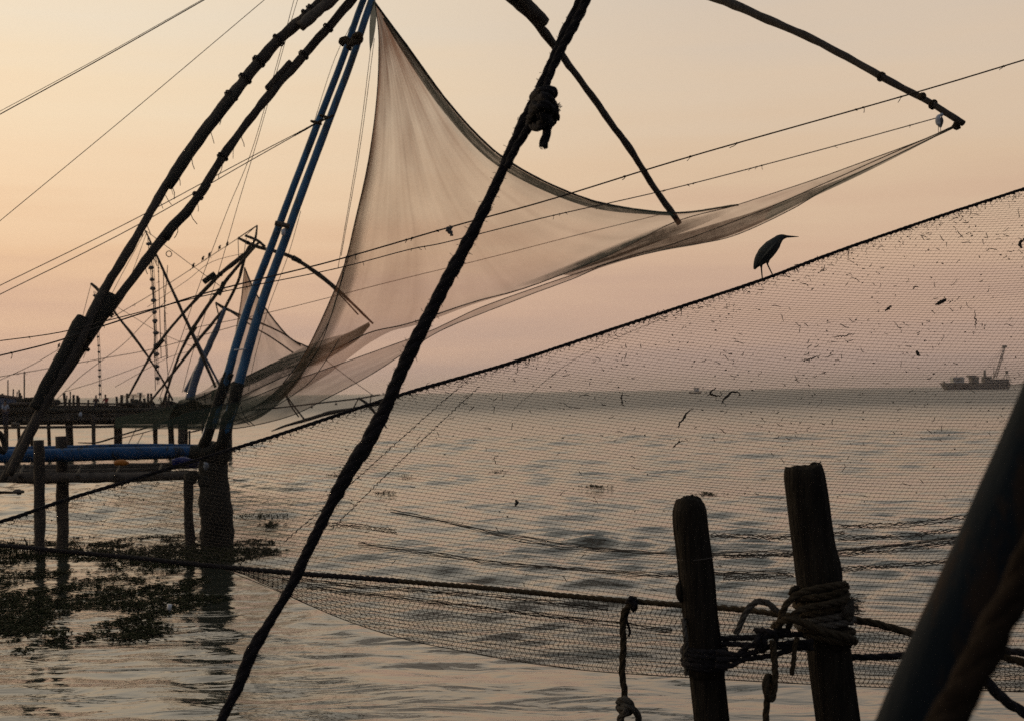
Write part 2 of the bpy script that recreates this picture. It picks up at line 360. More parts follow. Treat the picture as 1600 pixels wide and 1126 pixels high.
# ------------------------------------------------------------------ timber
def bindings(parent, pl, r, spots, m=rope_dk, wd=.012, k=3):
    for s in spots:
        i = int(s * (len(pl) - 2)); ax = pl[i + 1][:3] - pl[i][:3]; rr = r[i] if hasattr(r, '__len__') else r
        g = [ring(pl[i][:3] + ax / np.linalg.norm(ax) * (q - k / 2) * wd * 2.1, ax + np.array([rnd.uniform(-.1, .1) * np.linalg.norm(ax) for _ in range(3)]), rr * 1.08, wd) for q in range(k)]
        build('binding', join(*g), m, parent)
def timber(name, pts, m, parent, n=60, lump=.3, seg=10, binds=(), label=None, seed=None):
    """pts: (px, py, dist, width px)"""
    a = pxs([(q[0], q[1], q[2], S(q[3] * (.80 if m is wood else .92), q[2])) for q in pts], n)
    o = build(name, tube(a[:, :3], a[:, 3], seg, lump, 2.6, rnd.uniform(0, 50) if seed is None else seed), m, parent)
    if label: o['label'] = label
    bindings(o if parent and parent.type == 'EMPTY' else parent, a, a[:, 3], binds)
    return o, a
def splice(parent, a, s0, s1, off, w, m, name='splice'):
    """a short timber lashed along a longer one"""
    n = len(a); i0, i1 = int(s0 * (n - 1)), int(s1 * (n - 1)); seg = a[i0:i1 + 1, :3]
    t, A, B = frames(seg); p = seg + np.array(off)
    build(name, tube(spline(p, 14), w, 9, .35, 4, rnd.uniform(0, 9)), m, parent)
def fibres(parent, a, s0, s1, k, ln, m):
    """frayed ends hanging from a wrapped pole"""
    g = []
    for _ in range(k):
        i = int(rnd.uniform(s0, s1) * (len(a) - 1)); p = a[i, :3] + np.array([rnd.uniform(-1, 1) * a[i, 3], 0, -a[i, 3] * .6])
        q = [p]; d = np.array([rnd.uniform(-.3, .3), rnd.uniform(-.2, .2), -1.])
        for s in range(3): q.append(q[-1] + d * ln * rnd.uniform(.2, .5)); d[0] += rnd.uniform(-.5, .5)
        g.append(tube(np.array(q), .006, 4))
    o = build('frayed_fibre', join(*g), m, parent); o['kind'] = 'stuff'

# ================================================================== the near big cantilever frame
D1 = 23.5
base1 = W(330, 850)
fr = thing('fishing_rig', P(330, 700, D1), 'tall rig of two dark timber spars and two blue poles above the thick pillar', 'fishing rig', 'cantilever fishing rigs')
oA, aA = timber('timber_spar', [(14, 742, 20, 15), (62, 645, 20.3, 19), (118, 545, 20.6, 19), (162, 455, 21, 19), (205, 385, 21.3, 17), (258, 292, 21.8, 17), (318, 205, 22.2, 18), (368, 142, 22.5, 21), (426, 72, 22.8, 22), (486, 18, 23, 20), (560, -50, 23.2, 20), (640, -125, 23.4, 22)], wood, fr, 90, .38, label='thick crooked timber spar with a bulky lower splice')
splice(oA, aA, .10, .235, (-.09, -.05, .04), .085, sleeve, 'lower_splice')
splice(oA, aA, .455, .63, (.05, -.06, -.03), .07, sleeve)
splice(oA, aA, .775, .865, (.08, -.10, -.06), .095, wood_pale, 'lashed_block')
bindings(oA, aA, .10, (.80, .815, .83, .85, .87, .63, .66, .70, .74), rope_dk, .014, 2)
fibres(oA, aA, .38, .62, 12, .22, rope_dk)
oB, aB = timber('timber_spar', [(4, 752, 20.4, 12), (44, 672, 20.6, 14), (98, 592, 20.8, 14), (152, 512, 21, 15), (190, 458, 21.2, 17), (252, 375, 21.7, 19), (305, 312, 22, 17), (360, 228, 22.3, 16), (420, 150, 22.7, 17), (480, 80, 23, 17), (545, 5, 23.2, 17), (635, -120, 23.5, 18)], wood, fr, 90, .34, label='thinner timber spar on the blue pole side')
splice(oB, aB, .215, .29, (-.06, -.06, .04), .115, sleeve)
splice(oB, aB, .40, .50, (.03, -.06, -.02), .065, sleeve)
splice(oB, aB, .665, .73, (-.06, -.05, .05), .05, wood)
bindings(oB, aB, .08, (.21, .27, .48, .55, .75, .81), rope_dk, .012, 2)
fibres(oB, aB, .3, .6, 9, .18, rope_dk)
oC, aC = timber('blue_pole', [(318, 697, 23.2, 19), (351, 600, 23.2, 16), (372, 528, 23.2, 14.5), (396, 457, 23.2, 13.5), (424, 385, 23.2, 13), (448, 320, 23.2, 12.5), (490, 210, 23.3, 12), (534, 96, 23.4, 11.5), (568, 0, 23.5, 11), (622, -125, 23.6, 11)], blue, fr, 60, .05, 14)
build('darkening_tube', tube(aC[0:9, :3], aC[0:9, 3] * 1.12, 10, .35, 4, 3.), sleeve, oC)  # added tube: darkens the pole foot as if seen through netting
oD, aD = timber('blue_pole', [(344, 700, 23.0, 19), (373, 600, 23.0, 17), (393, 528, 23.0, 16), (415, 457, 23.0, 15), (442, 385, 23.0, 14.5), (465, 320, 23.0, 14), (506, 210, 23.1, 13), (549, 96, 23.2, 12), (581, 0, 23.3, 12), (632, -125, 23.5, 12)], blue, fr, 60, .05, 14)
build('darkening_tube', tube(aD[0:8, :3], aD[0:8, 3] * 1.12, 10, .35, 4, 8.), sleeve, oD)  # same added dark tube, standing in for the netting's veil
def between(px0, py0, px1, py1, d, w, m, name, parent, lump=.3):
    return build(name, tube(pxs([(px0, py0, d), (px1, py1, d)], 12), S(w, d), 8, lump, 6, rnd.uniform(0, 9)), m, parent)
between(430, 349, 452, 354, 22.8, 8, wood_pale, 'cross_clamp', fr)
between(366, 547, 384, 545, 22.9, 2.2, white_p, 'cross_peg', fr, .05)
for x, y, r in ((494, 192, .09), (508, 183, .09), (441, 352, .1)): build('lashing', ring(P(x, y, 23.1), P(x + 6, y - 20, 23.1) - P(x, y, 23.1), r, .014), rope_m, fr)
build('lashing', tube(pxs([(533, 70, 22.9), (540, 62, 22.85), (547, 70, 22.8), (552, 60, 22.85), (561, 56, 22.8), (563, 64, 22.85), (550, 68, 22.75), (543, 76, 22.8)], 40), .05, 8, .6, 9), rope_m, fr)
build('hook', blob(P(443, 363, 22.8), (.04, .04, .06), .5), white_p, fr)
oE, aE = timber('arm', [(640, -125, 23.6, 20), (720, -70, 24.2, 22), (800, -2, 25, 21), (840, 38, 25.3, 18), (880, 90, 25.8, 15), (935, 165, 26.2, 14), (985, 235, 26.6, 13), (1025, 298, 27, 12), (1062, 350, 27.2, 11)], wood, fr, 70, .35, 9, label='arm reaching away to the middle corner of the net')
splice(oE, aE, .30, .42, (.06, -.08, .08), .11, wood)
oF, aF = timber('arm', [(640, -125, 23.4, 24), (820, -95, 22, 23), (980, -50, 20.6, 21), (1110, -6, 19.4, 19), (1180, 22, 18.8, 16), (1290, 72, 18, 15), (1380, 122, 17.3, 14), (1440, 153, 17, 14), (1505, 193, 16.6, 12)], wood, fr, 70, .28, 9, label='arm reaching out to the right with a small egret below its tip')
splice(oF, aF, .44, .54, (-.02, -.08, -.06), .1, wood)
bindings(oF, aF, .05, (.90, .985), rope_m, .01, 2)
for x, y in ((1441, 150), (1494, 197)): build('arm_knot', blob(P(x, y, 16.7), (.05, .05, .045), .5, seed=x), rope_m, oF)

# the pillar, the jetty
jt = thing('timber_jetty', P(150, 760, 22.5), 'low timber jetty with a blue pipe along its edge beside the thick pillar', 'jetty')
pil = thing('pillar', W(337, 852), 'thick dark pillar standing in the water under the blue poles', 'pillar')
zt = P(330, 700, 23.6).z
def post(name, px, py_top, py_base, w, parent, m=wood, lean=0., lump=.25, seg=12, d=None):
    b = W(px, py_base); dd = b.y; top = P(px + lean, py_top, dd); bot = Vector((b.x, b.y, -.4))
    r = S(w, dd)
    o = build(name, tube(spline([bot, b, (b + top) / 2 + Vector((rnd.uniform(-.02, .02), 0, 0)), top], 24), r, seg, lump, 2.5, px), m, parent); return o
build('shaft', tube(spline([(*Vector((W(338, 852).x, W(338, 852).y, -.5)), .29), (*W(338, 852), .285), (*P(337, 800, 24.2), .27), (*P(333, 740, 24.2), .25), (*P(332, 700, 24.2), .21), (*P(334, 690, 24.2), .18)], 30)[:, :3], np.interp(np.linspace(0, 1, 30), [0, .3, .6, .9, 1], [.29, .285, .27, .24, .2]), 16, .22, 3, 2.), sleeve, pil)
build('bolt_knob', join(blob(P(300, 745, 23.6), (.13, .1, .11), .4), blob(P(318, 752, 23.6), (.12, .1, .1), .4, seed=3)), sleeve, pil)
build('pale_patch', blob(P(322, 727, 23.82), (.05, .03, .06), .5, seed=8), pale_c, pil)
for px, t_, b_, w in ((62, 687, 868, 17), (97, 681, 858, 19), (297, 742, 852, 15)): post('post', px, t_, b_, w, jt, lean=-2)
def beam(pts, m, parent, name='deck_pole', lump=.25, n=40): return timber(name, [(q[0], q[1], q[2] + 1.5, q[3]) for q in pts], m, parent, n, lump, 9)
pp, pa = beam([(-60, 712, 22.2, 24), (60, 711, 22.4, 23), (180, 708, 22.9, 23), (300, 706, 23.4, 21), (336, 706, 23.5, 21)], blue_p, jt, 'blue_pipe', .03)
build('dark_end_lump', tube(pxs([(298, 707, 23.2), (312, 708, 23.2), (330, 707, 23.2), (350, 706, 23.4)], 20), np.linspace(.12, .2, 20), 10, .5, 4, 6.), sleeve, jt)  # added dark lump, so the blue pipe runs out into darkness
for xw in (150, 214, 262): build('pipe_band', ring(P(xw, 708, 24.4 + (xw - 150) * .004), (1, 0, .02), S(21.5, 24.4), .006, 18), wood, pp)
beam([(-60, 702, 23.2, 9), (100, 699, 23.4, 8), (200, 696, 23.6, 8), (310, 697, 23.8, 8)], blue_p, jt, 'blue_pipe', .05)
for k, (y0, y1, d, w, xe, mm) in enumerate(((730, 724, 23.4, 8, 300, wood_pale), (735, 729, 23.1, 7, 310, wood), (738, 733, 22.9, 9, 262, wood_pale), (742, 737, 22.6, 8, 300, wood), (747, 742, 22.3, 17, 332, wood_pale), (733, 727, 23.8, 7, 250, wood))):
    beam([(-60, y0, d, w), (xe * .45, (y0 + y1) / 2 + rnd.uniform(-1, 1), d + .2, w * 1.05), (xe, y1, d + .5, w * .8)], mm, jt, lump=.3)
beam([(-60, 768, 22.6, 7), (25, 769, 22.7, 6)], wood, jt)
for px in (30, 120, 180, 245): beam([(px, 744, 22.2, 6), (px + 8, 726, 23.8, 6)], wood, jt, 'cross_pole', n=10)
build('iron_shackle', ring(P(0, 690, 22.1), (1, 0, .3), .16, .05, 16), sleeve, jt)
o = build('orange_float', join(tube(pxs([(178, 723, 23.2), (182, 722.5, 23.2), (190, 722, 23.2), (196, 722.5, 23.2), (200, 723, 23.2)], 12), np.array([.01, .035, .045, .048, .05, .05, .05, .05, .048, .045, .035, .01]), 10), ring(P(200, 723, 23.2), (1, 0, 0), .02, .008)), orange); tag(o, 'small orange float lying on the jetty poles under the blue pipe', 'float')
tb = tube(pxs([(270, 722, 23.35), (285, 720, 23.35), (300, 722, 23.35), (309, 724, 23.35)], 16), .085, 12, .55, 5, 4., flat=.9)
tag(build('tarpaulin_bundle', tb, tarp), 'dark blue tarpaulin bundle tucked beneath the blue pipe by the pillar', 'tarpaulin')
o = build('white_rag', blob(P(28, 768, 22.25), (.09, .04, .035), .8, 10, 8, 4.), wood_pale); tag(o, 'pale wet rag tied round the lowest jetty pole at far left', 'rag')

# ================================================================== netting sheets
def coons(left, right, top, bottom, nu, nv, sag=0.):
    """patch between four curves of (px,py,dist); left/right run top->bottom, top/bottom run left->right"""
    L, Rr, T, B = (spline(c, n) for c, n in ((left, nv), (right, nv), (top, nu), (bottom, nu)))
    G = np.zeros((nv, nu, 3))
    for i in range(nv):
        v = i / (nv - 1)
        for j in range(nu):
            u = j / (nu - 1)
            G[i, j] = (1 - v) * T[j] + v * B[j] + (1 - u) * L[i] + u * Rr[i] - ((1 - u) * (1 - v) * T[0] + u * (1 - v) * T[-1] + (1 - u) * v * B[0] + u * v * B[-1])
    return G
def sheet(name, G, m, parent, dens=1., belly=0., pleat=0., lo=.55, hi=2.2, npl=14, fade=None):
    nv, nu, _ = G.shape; Wd = np.zeros_like(G)
    for i in range(nv):
        for j in range(nu):
            u, v = j / (nu - 1), i / (nv - 1)
            q = P(*G[i, j]); q.y += belly * math.sin(math.pi * u) * math.sin(math.pi * v) + pleat * math.sin(u * npl * 6.28 + 2 * noise.noise(Vector((u * 5, v * 2, 0)))) * math.sin(math.pi * v)
            Wd[i, j] = q
    wid = np.linalg.norm(np.diff(Wd, axis=1), axis=2).sum(1); ref = np.median(wid) + 1e-6
    V = Wd.reshape(-1, 3); Fc = [(i * nu + j, i * nu + j + 1, (i + 1) * nu + j + 1, (i + 1) * nu + j) for i in range(nv - 1) for j in range(nu - 1)]
    o = build(name, (V, Fc), m, parent); me = o.data
    at = me.attributes.new('weave', 'FLOAT', 'POINT'); ag = me.attributes.new('algae', 'FLOAT', 'POINT')
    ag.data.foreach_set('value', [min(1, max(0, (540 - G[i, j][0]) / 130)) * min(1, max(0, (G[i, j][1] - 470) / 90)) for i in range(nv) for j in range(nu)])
    vals = []
    for i in range(nv):
        k = min(hi, max(lo, (ref / max(wid[i], 1e-3)) ** .45)) * dens
        for j in range(nu):
            u = j / (nu - 1); e = min(u, 1 - u); v = i / (nv - 1)
            if fade == 'in': vals.append(k * (1 - u) ** 1.1 * min(1, v * 5) * 1.5)
            elif fade == 'both': vals.append(k * math.sin(math.pi * u) * min(1, v * 4))
            elif fade == 'end': vals.append(k * min(1, (1 - u) * 6))
            else: vals.append(k * (1 + .9 * math.exp(-e * 38)))
    at.data.foreach_set('value', vals)
    uvl = me.uv_layers.new(name='UVMap'); lc = []
    for p in me.polygons:
        for vi in p.vertices: lc += [(vi % nu) / (nu - 1), (vi // nu) / (nv - 1)]
    uvl.data.foreach_set('uv', lc); return o
def cord(parent, pts, w, m, name='rim_cord', n=60, lump=.25): return build(name, tube(pxs(pts, n), S(w, pts[len(pts) // 2][2]), 5, lump, 8), m, parent)

# big net hung from the near frame
n1 = thing('fishing_net', P(585, 5, 22.8), 'big pale net hanging like a sail from the tall rig with blue poles', 'fishing net', 'hanging fishing nets')
pk = (586, 5, 22.8)
Lf = [pk, (592, 60, 22.6), (589, 150, 22.5), (576, 250, 22.4), (554, 350, 22.3), (538, 414, 22.2), (506, 492, 22.1), (474, 556, 22), (442, 599, 22), (385, 640, 22), (300, 655, 22)]
Rt = [pk, (640, 78, 23.3), (700, 160, 24), (760, 225, 24.6), (810, 262, 25.1), (880, 297, 25.8), (950, 320, 26.3), (1055, 333, 27), (1153, 320.5, 25)]
Bt = [(300, 655, 22), (380, 632, 22.2), (442, 600, 22.4), (517, 550, 22.8), (577, 520, 23.1), (640, 505, 23.5), (740, 472, 24.2), (830, 447, 24.8), (960, 395, 25.7), (1055, 347, 26.6), (1153, 320.5, 25)]
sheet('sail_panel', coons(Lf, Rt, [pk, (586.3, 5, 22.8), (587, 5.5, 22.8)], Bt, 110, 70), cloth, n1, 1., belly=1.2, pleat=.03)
cord(n1, Lf[:9], 1.6, rimcord); cord(n1, Rt, 3.4, rimcord, n=80); cord(n1, Bt[3:], 1.7, rimcord, n=80)
# thick rolled hem along the upper right edge
hem = [(587, 10, 22.75), (630, 72, 23.2), (690, 160, 23.9), (750, 228, 24.5), (805, 266, 25), (880, 303, 25.7), (950, 325, 26.2), (1055, 336, 26.8)]
sheet('rolled_hem', coons([Rt[0], (600, 25, 22.8), (598, 30, 22.8)], [(1045, 332, 26.9), (1050, 334, 26.9), (1055, 338, 26.8)], Rt[:-1], [(598, 30, 22.8), (628, 80, 23.2), (686, 166, 23.9), (748, 236, 24.5), (803, 275, 25), (880, 311, 25.7), (950, 330, 26.2), (1055, 338, 26.8)], 70, 8), cloth_g, n1, 1.3)
Ub = [(1490, 198, 16.7), (1391, 241, 18), (1290, 286, 19.6), (1181, 333, 21.5), (1050, 382, 22.8), (985, 400, 23), (900, 428, 23), (830, 452, 22.9), (750, 481, 22.8), (705, 502, 22.7), (670, 518, 22.6), (599, 544, 22.5), (510, 576, 22.3), (446, 599, 22.1), (380, 625, 22), (290, 645, 22)]
Db = [(1490, 200, 16.7), (1391, 247, 17.8), (1299, 291, 19.2), (1228, 332, 20.6), (1139, 371, 21.8), (1050, 388, 22.4), (950, 412, 22.5), (900, 434, 22.4), (830, 460, 22.3), (750, 491, 22.2), (705, 509, 22.1), (663, 531, 22), (581, 584, 21.8), (510, 622, 21.7), (457, 648, 21.6), (396, 664, 21.6), (350, 669, 21.6), (240, 664, 21.6)]
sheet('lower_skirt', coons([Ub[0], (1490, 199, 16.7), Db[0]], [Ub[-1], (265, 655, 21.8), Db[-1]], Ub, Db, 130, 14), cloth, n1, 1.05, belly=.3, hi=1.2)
cord(n1, Ub, 1.4, rimcord, n=110); cord(n1, Db, 1.4, rimcord, n=110)
Uc = [(1490, 197, 16.7), (1441, 219, 17.3), (1352, 252, 18.8), (1263, 284, 20.6), (1150, 321, 23), (1055, 347, 25), (960, 395, 24.6), (880, 430, 24)]
Dc = [(1490, 198, 16.7), (1441, 220, 17.3), (1391, 241, 18), (1290, 286, 19.6), (1181, 333, 21.5), (1050, 382, 22.8), (985, 402, 23), (900, 429, 23)]
sheet('drawn_out_corner', coons([Uc[0], (1490, 197.5, 16.7), Dc[0]], [Uc[-1], (890, 430, 23.5), Dc[-1]], Uc, Dc, 80, 12), cloth, n1, .9, hi=1.3)
sheet('drawn_out_corner', coons([(1488, 199, 16.7), (1488, 200, 16.7), (1488, 201, 16.7)], [(860, 437, 24), (860, 441, 23.5), (860, 445, 23)], [(1488, 199, 16.7), (1352, 264, 18.2), (1250, 304, 20), (1181, 330, 22), (1110, 352, 24), (1000, 385, 24.5), (860, 437, 24)], [(1488, 201, 16.7), (1352, 270, 18.2), (1250, 318, 20), (1181, 352, 21.5), (1110, 378, 22.2), (1000, 400, 22.8), (860, 445, 23)], 60, 8), cloth_g, n1, 1.15, hi=1.0, fade='end')
sheet('fold_panel', coons([(1150, 322, 23), (1150, 325, 23), (1148, 328, 23)], [(800, 448, 24.6), (800, 450, 24.6), (800, 452, 24.6)], [(1150, 322, 23), (1100, 336, 25.4), (1055, 346, 26.6), (1000, 366, 26.2), (930, 395, 25.6), (860, 425, 25), (800, 448, 24.6)], [(1148, 328, 23), (1100, 350, 25), (1055, 368, 25), (1000, 389, 25), (930, 414, 25), (860, 436, 24.8), (800, 452, 24.6)], 50, 8), cloth_g, n1, 1.5, hi=1.0, fade='both')
cord(n1, [Uc[0], Uc[1], Uc[2], Uc[3], Uc[4]], 1.6, rimcord)
sheet('gathered_edge', coons(Lf[2:], [(592, 150, 22.3), (592, 250, 22.3), (578, 350, 22.2), (565, 420, 22.1), (540, 490, 22), (512, 548, 21.9), (466, 600, 21.9), (400, 642, 21.9), (300, 662, 21.9)], [Lf[2], (590.5, 150, 22.4), (592, 150, 22.3)], [Lf[-1], (300, 658, 22), (300, 662, 21.9)], 40, 60), cloth_g, n1, .75, pleat=.08, npl=4, lo=.5, hi=1.2, fade='in')
sheet('gathered_edge', coons([(560, 330, 22.1), (530, 440, 22), (495, 520, 21.9), (470, 565, 21.9), (430, 612, 21.8), (380, 650, 21.8), (290, 668, 21.8)], [(575, 330, 22), (556, 440, 21.9), (530, 505, 21.9), (500, 560, 21.8), (452, 615, 21.8), (385, 655, 21.8), (280, 672, 21.8)], [(560, 330, 22.1), (568, 330, 22), (575, 330, 22)], [(290, 668, 21.8), (285, 670, 21.8), (280, 672, 21.8)], 24, 50), cloth_g, n1, .8, pleat=.08, npl=3, fade='both')
for pts in ([(585, 60, 22.7), (563, 228, 22.4), (533, 400, 22.2)], [(580, 70, 22.7), (560, 228, 22.4), (528, 420, 22.2)]): cord(n1, pts, 1., wire_m, 'guy_cord')
for pts in ([(541, 400, 22.1), (530, 450, 22), (500, 540, 21.9), (455, 605, 21.8)], [(530, 530, 21.9), (510, 562, 21.9), (480, 600, 21.8), (420, 640, 21.7), (370, 662, 21.7)], [(545, 400, 22.1), (515, 500, 21.9), (480, 560, 21.9)], [(350, 600, 21.7), (362, 640, 21.7), (390, 663, 21.7)], [(372, 600, 21.7), (380, 645, 21.7), (398, 665, 21.7)]): cord(n1, pts, 1.3, rimcord, 'gathering_cord')
sheet('corner_flap', coons([(583, 2, 22.6), (578, 30, 22.6), (577, 60, 22.6), (578, 80, 22.6)], [(587, 2, 22.6), (588, 30, 22.6), (584, 60, 22.6), (579, 80, 22.6)], [(583, 2, 22.6), (585, 2, 22.6), (587, 2, 22.6)], [(578, 80, 22.6), (578.5, 80, 22.6), (579, 80, 22.6)], 8, 16), cloth_g, n1, 1.8)

# ================================================================== the frames behind
def wire(name, label, pts, w, m=wire_m, cat='line', group='lines strung across the view', bits=0, n=60, parent=None):
    a = pxs([(q[0], q[1], q[2], S(w, q[2])) for q in pts], n)
    if not parent:
        o = thing(name, a[0, :3], label, cat, group); c = build('cord', tube(a[:, :3], a[:, 3], 5, .1, 20), m, o)
    else: o = parent; build(name, tube(a[:, :3], a[:, 3], 5, .1, 20), m, parent)
    if bits:
        g = []
        for _ in range(bits):
            i = rnd.randrange(2, n - 2); p = a[i, :3]; s = a[i, 3]
            q = [p]; d = np.array([rnd.uniform(-1, 1), 0, -rnd.uniform(.3, 1.5)])
            for _k in range(3): q.append(q[-1] + d * s * rnd.uniform(1., 2.6)); d[0] += rnd.uniform(-1.2, 1.2)
            g.append(tube(np.array(q), s * .45, 4, .6, 60)); g.append(blob(p, (s * 2.2, s * 1.4, s * 1.4), .6, 6, 4, i))
        oo = build('caught_scraps', join(*g), weedm, o); oo['kind'] = 'stuff'
    return o
def stones(label, top, bot, d, k, w, sc, group='strings of counterweight stones', side=0):
    a = pxs([(top[0], top[1], d), ((top[0] + bot[0]) / 2 + 2, (top[1] + bot[1]) / 2, d), (bot[0], bot[1], d)], 50)
    o = thing('counterweight_rope', a[0, :3], label, 'counterweight', group)
    build('cord', join(tube(a, S(w, d), 5), tube(a + np.array([S(5, d), 0, 0]), S(w * .7, d), 4)), wire_m, o)
    me = None
    for i in range(k):
        p = a[int((i + .8) / k * 48), :3]; s = S(sc, d)
        g = blob((p[0] + s * .2, p[1], p[2]), (s * rnd.uniform(.9, 1.2), s * .8, s * rnd.uniform(.55, .8)), .5, 8, 6, i * 3.1)
        build('stone', g, stone, o)
    return o
D2 = 46.
f2 = thing('fishing_rig', P(300, 640, D2), 'smaller distant frame of crossed poles seen left of the blue poles', 'fishing rig', 'cantilever fishing rigs')
def tp(pts, d, m=wood, name='pole', parent=None, lump=.25, n=30, binds=()): return timber(name, [(x, y, d, w) for x, y, w in pts], m, parent, n, lump, 7, binds)
tp([(404, 380, 5), (384, 396, 7), (369, 409, 9), (341, 432, 8), (288, 488, 6), (249, 535, 6), (231, 563, 5), (199, 622, 4)], D2, parent=f2, binds=(.25, .4))
tp([(404, 380, 4), (384, 402, 6), (348, 446, 7), (302, 513, 7), (277, 563, 5), (254, 632, 5)], D2 - .5, parent=f2)
tp([(318, 441, 10), (336, 428, 10)], D2 - .3, sleeve, 'splice', f2); tp([(341, 461, 8), (350, 441, 8)], D2 - .6, sleeve, 'splice', f2); tp([(297, 523, 9), (305, 510, 9)], D2 - .6, sleeve, 'splice', f2); tp([(242, 545, 8), (255, 530, 8)], D2 - .3, sleeve, 'splice', f2)
tp([(402, 352, 3), (398, 376, 5), (386, 392, 6), (372, 440, 6), (352, 481, 6)], D2, parent=f2, binds=())
tp([(372, 372, 5), (400, 385, 7), (440, 396, 7), (465, 407, 8), (500, 430, 7), (530, 455, 6), (583, 506, 4)], D2 - 1, parent=f2, name='arm', binds=(.1, .3))
tp([(383, 368, 5), (402, 376, 6), (414, 386, 6)], D2 - 1.2, parent=f2, name='arm_stub')
tp([(457, 403, 10), (470, 410, 8)], D2 - 1.4, sleeve, 'splice', f2, n=8)
tp([(475, 415, 3), (520, 450, 3), (560, 492, 3)], D2 - .6, parent=f2, name='stiffener')
tp([(227, 360, 2.5), (245, 400, 4.5), (284, 486, 6), (313, 550, 6), (337, 605, 5)], D2 + 1, parent=f2, name='lever_pole')
tp([(255, 425, 3), (296, 510, 4), (345, 605, 4)], D2 + 1.3, bluegrey, parent=f2, name='lever_pole')
for a_, b_ in (((372, 374), (373, 402)), ((385, 372), (380, 404)), ((402, 352), (372, 372)), ((402, 352), (384, 368))): wire('stay', None, [(*a_, D2), (*b_, D2)], 1.2, parent=f2, n=6)
f3 = thing('fishing_rig', P(300, 620, 58), 'farthest small frame with grey blue legs rising beside the lower blue poles', 'fishing rig', 'cantilever fishing rigs')
D3 = 55.
tp([(352, 480, 7), (336, 520, 10), (320, 555, 12), (306, 590, 14), (296, 625, 15)], D3, bluegrey, 'leg', f3)
tp([(350, 488, 5), (330, 530, 5), (305, 580, 6), (290, 612, 7)], D3 + .6, bluegrey, 'leg', f3)
tp([(348, 486, 6), (302, 542, 6), (263, 592, 5), (232, 630, 4)], D3, parent=f3, binds=(.4,))
tp([(337, 473, 4), (350, 481, 6), (374, 492, 4), (400, 502, 4), (440, 520, 3), (470, 540, 3)], D3, parent=f3, name='arm')
tp([(356, 484, 3), (392, 508, 3), (425, 528, 3), (458, 551, 3)], D3 - .4, parent=f3, name='arm')
tp([(337, 473, 2.5), (341, 490, 2.5)], D3, parent=f3, name='strut', n=6)
f4 = thing('lever_pole', P(270, 623, 60), 'thin slanting pole crossing behind both timber spars, a stone string at its head', 'pole')
tp([(142, 443, 5), (152, 452, 6), (172, 478, 5), (185, 496, 4)], 60, parent=f4, name='upper_length'); tp([(185, 496, 4), (208, 525, 6), (231, 557, 4), (252, 590, 4), (270, 625, 4)], 60, parent=f4, name='lower_length')
stones('string of round stones hanging from the slanting pole head near the spar crossing', (147, 455), (156, 622), 60, 13, 1.2, 5)
stones('long string of flat stones hanging between the two sets of crossed poles', (231, 372), (246, 600), D2 + 1, 13, 1.2, 8.5)
stones('slack double rope with small knots just right of the long stone string', (236, 380), (241, 560), D2 + 1.6, 3, 1.1, 3)
for k, (a_, m_, b_) in enumerate((((236, 385), (240, 470), (243, 610)), ((247, 400), (250, 500), (252, 560)), ((255, 420), (257, 470), (262, 560)), ((262, 415), (257, 500), (264, 605)))):
    wire('hanging_rope', ['thin hanging rope closest to the stone string', 'thin hanging rope second from the stone string', 'short thin rope beneath the small ring', 'frayed hanging rope rightmost of the bundle by the stone string'][k], [(*a_, D2 + 1.5), (*m_, D2 + 1.5), (*b_, D2 + 1.5)], 1.3, group='ropes hanging beside the stone string', cat='rope', bits=4)
o = build('rope_ring', ring(P(264, 397, D2), (0.1, 1, .1), S(9, D2), S(1.5, D2), 18), wire_m); tag(o, 'small rope ring caught on a thin line above the crossed poles', 'ring')

n2 = thing('fishing_net', P(382, 419, D2), 'smaller distant net with a pointed peak seen between and behind the blue poles', 'fishing net', 'hanging fishing nets')
L2 = [(382, 418, D2), (377, 467, D2), (368, 520, D2), (356, 577, D2), (330, 603, D2), (270, 632, D2), (200, 650, D2)]
R2 = [(382, 418, D2), (392, 442, D2), (403, 464, D2), (425, 496, D2), (453, 528, D2), (481, 542, D2), (530, 540, D2), (577, 505, D2 - 1)]
B2 = [(200, 650, D2), (300, 625, D2), (380, 592, D2), (420, 572, D2), (470, 556, D2), (530, 545, D2), (577, 505, D2 - 1)]
sheet('sail_panel', coons(L2, R2, [L2[0], (382.2, 418, D2), (382.4, 418.2, D2)], B2, 60, 40), cloth_far, n2, .9, belly=1.)
cord(n2, L2[:5], 1.2, rimcord); cord(n2, R2[:6], 2.4, rimcord); cord(n2, B2[1:5], 1.4, rimcord)
sheet('skirt_band', coons([(577, 503, D2 - 1), (577, 505, D2 - 1), (578, 507, D2 - 1)], [(180, 652, D2), (180, 660, D2), (180, 668, D2)], [(577, 503, D2 - 1), (540, 522, D2 - 1), (500, 541, D2), (450, 556, D2), (410, 575, D2), (360, 598, D2), (280, 630, D2), (180, 652, D2)], [(578, 507, D2 - 1), (560, 530, D2 - 1), (520, 556, D2), (470, 578, D2), (410, 605, D2), (350, 640, D2), (280, 668, D2), (180, 690, D2)][:7] + [(180, 668, D2)], 80, 12), cloth_g, n2, 1.1, hi=1.3)
sheet('skirt_band', coons([(578, 506, D2 - 1.3), (578, 508, D2 - 1.3), (578, 510, D2 - 1.3)], [(330, 610, D2 - .6), (330, 618, D2 - .6), (330, 626, D2 - .6)], [(578, 506, D2 - 1.3), (545, 520, D2 - 1.3), (515, 528, D2 - 1), (470, 545, D2 - .6), (400, 580, D2 - .6), (330, 610, D2 - .6)], [(578, 510, D2 - 1.3), (555, 534, D2 - 1.3), (520, 548, D2 - 1), (470, 562, D2 - .6), (400, 597, D2 - .6), (330, 626, D2 - .6)], 50, 8), cloth_g, n2, .9, hi=1.2)
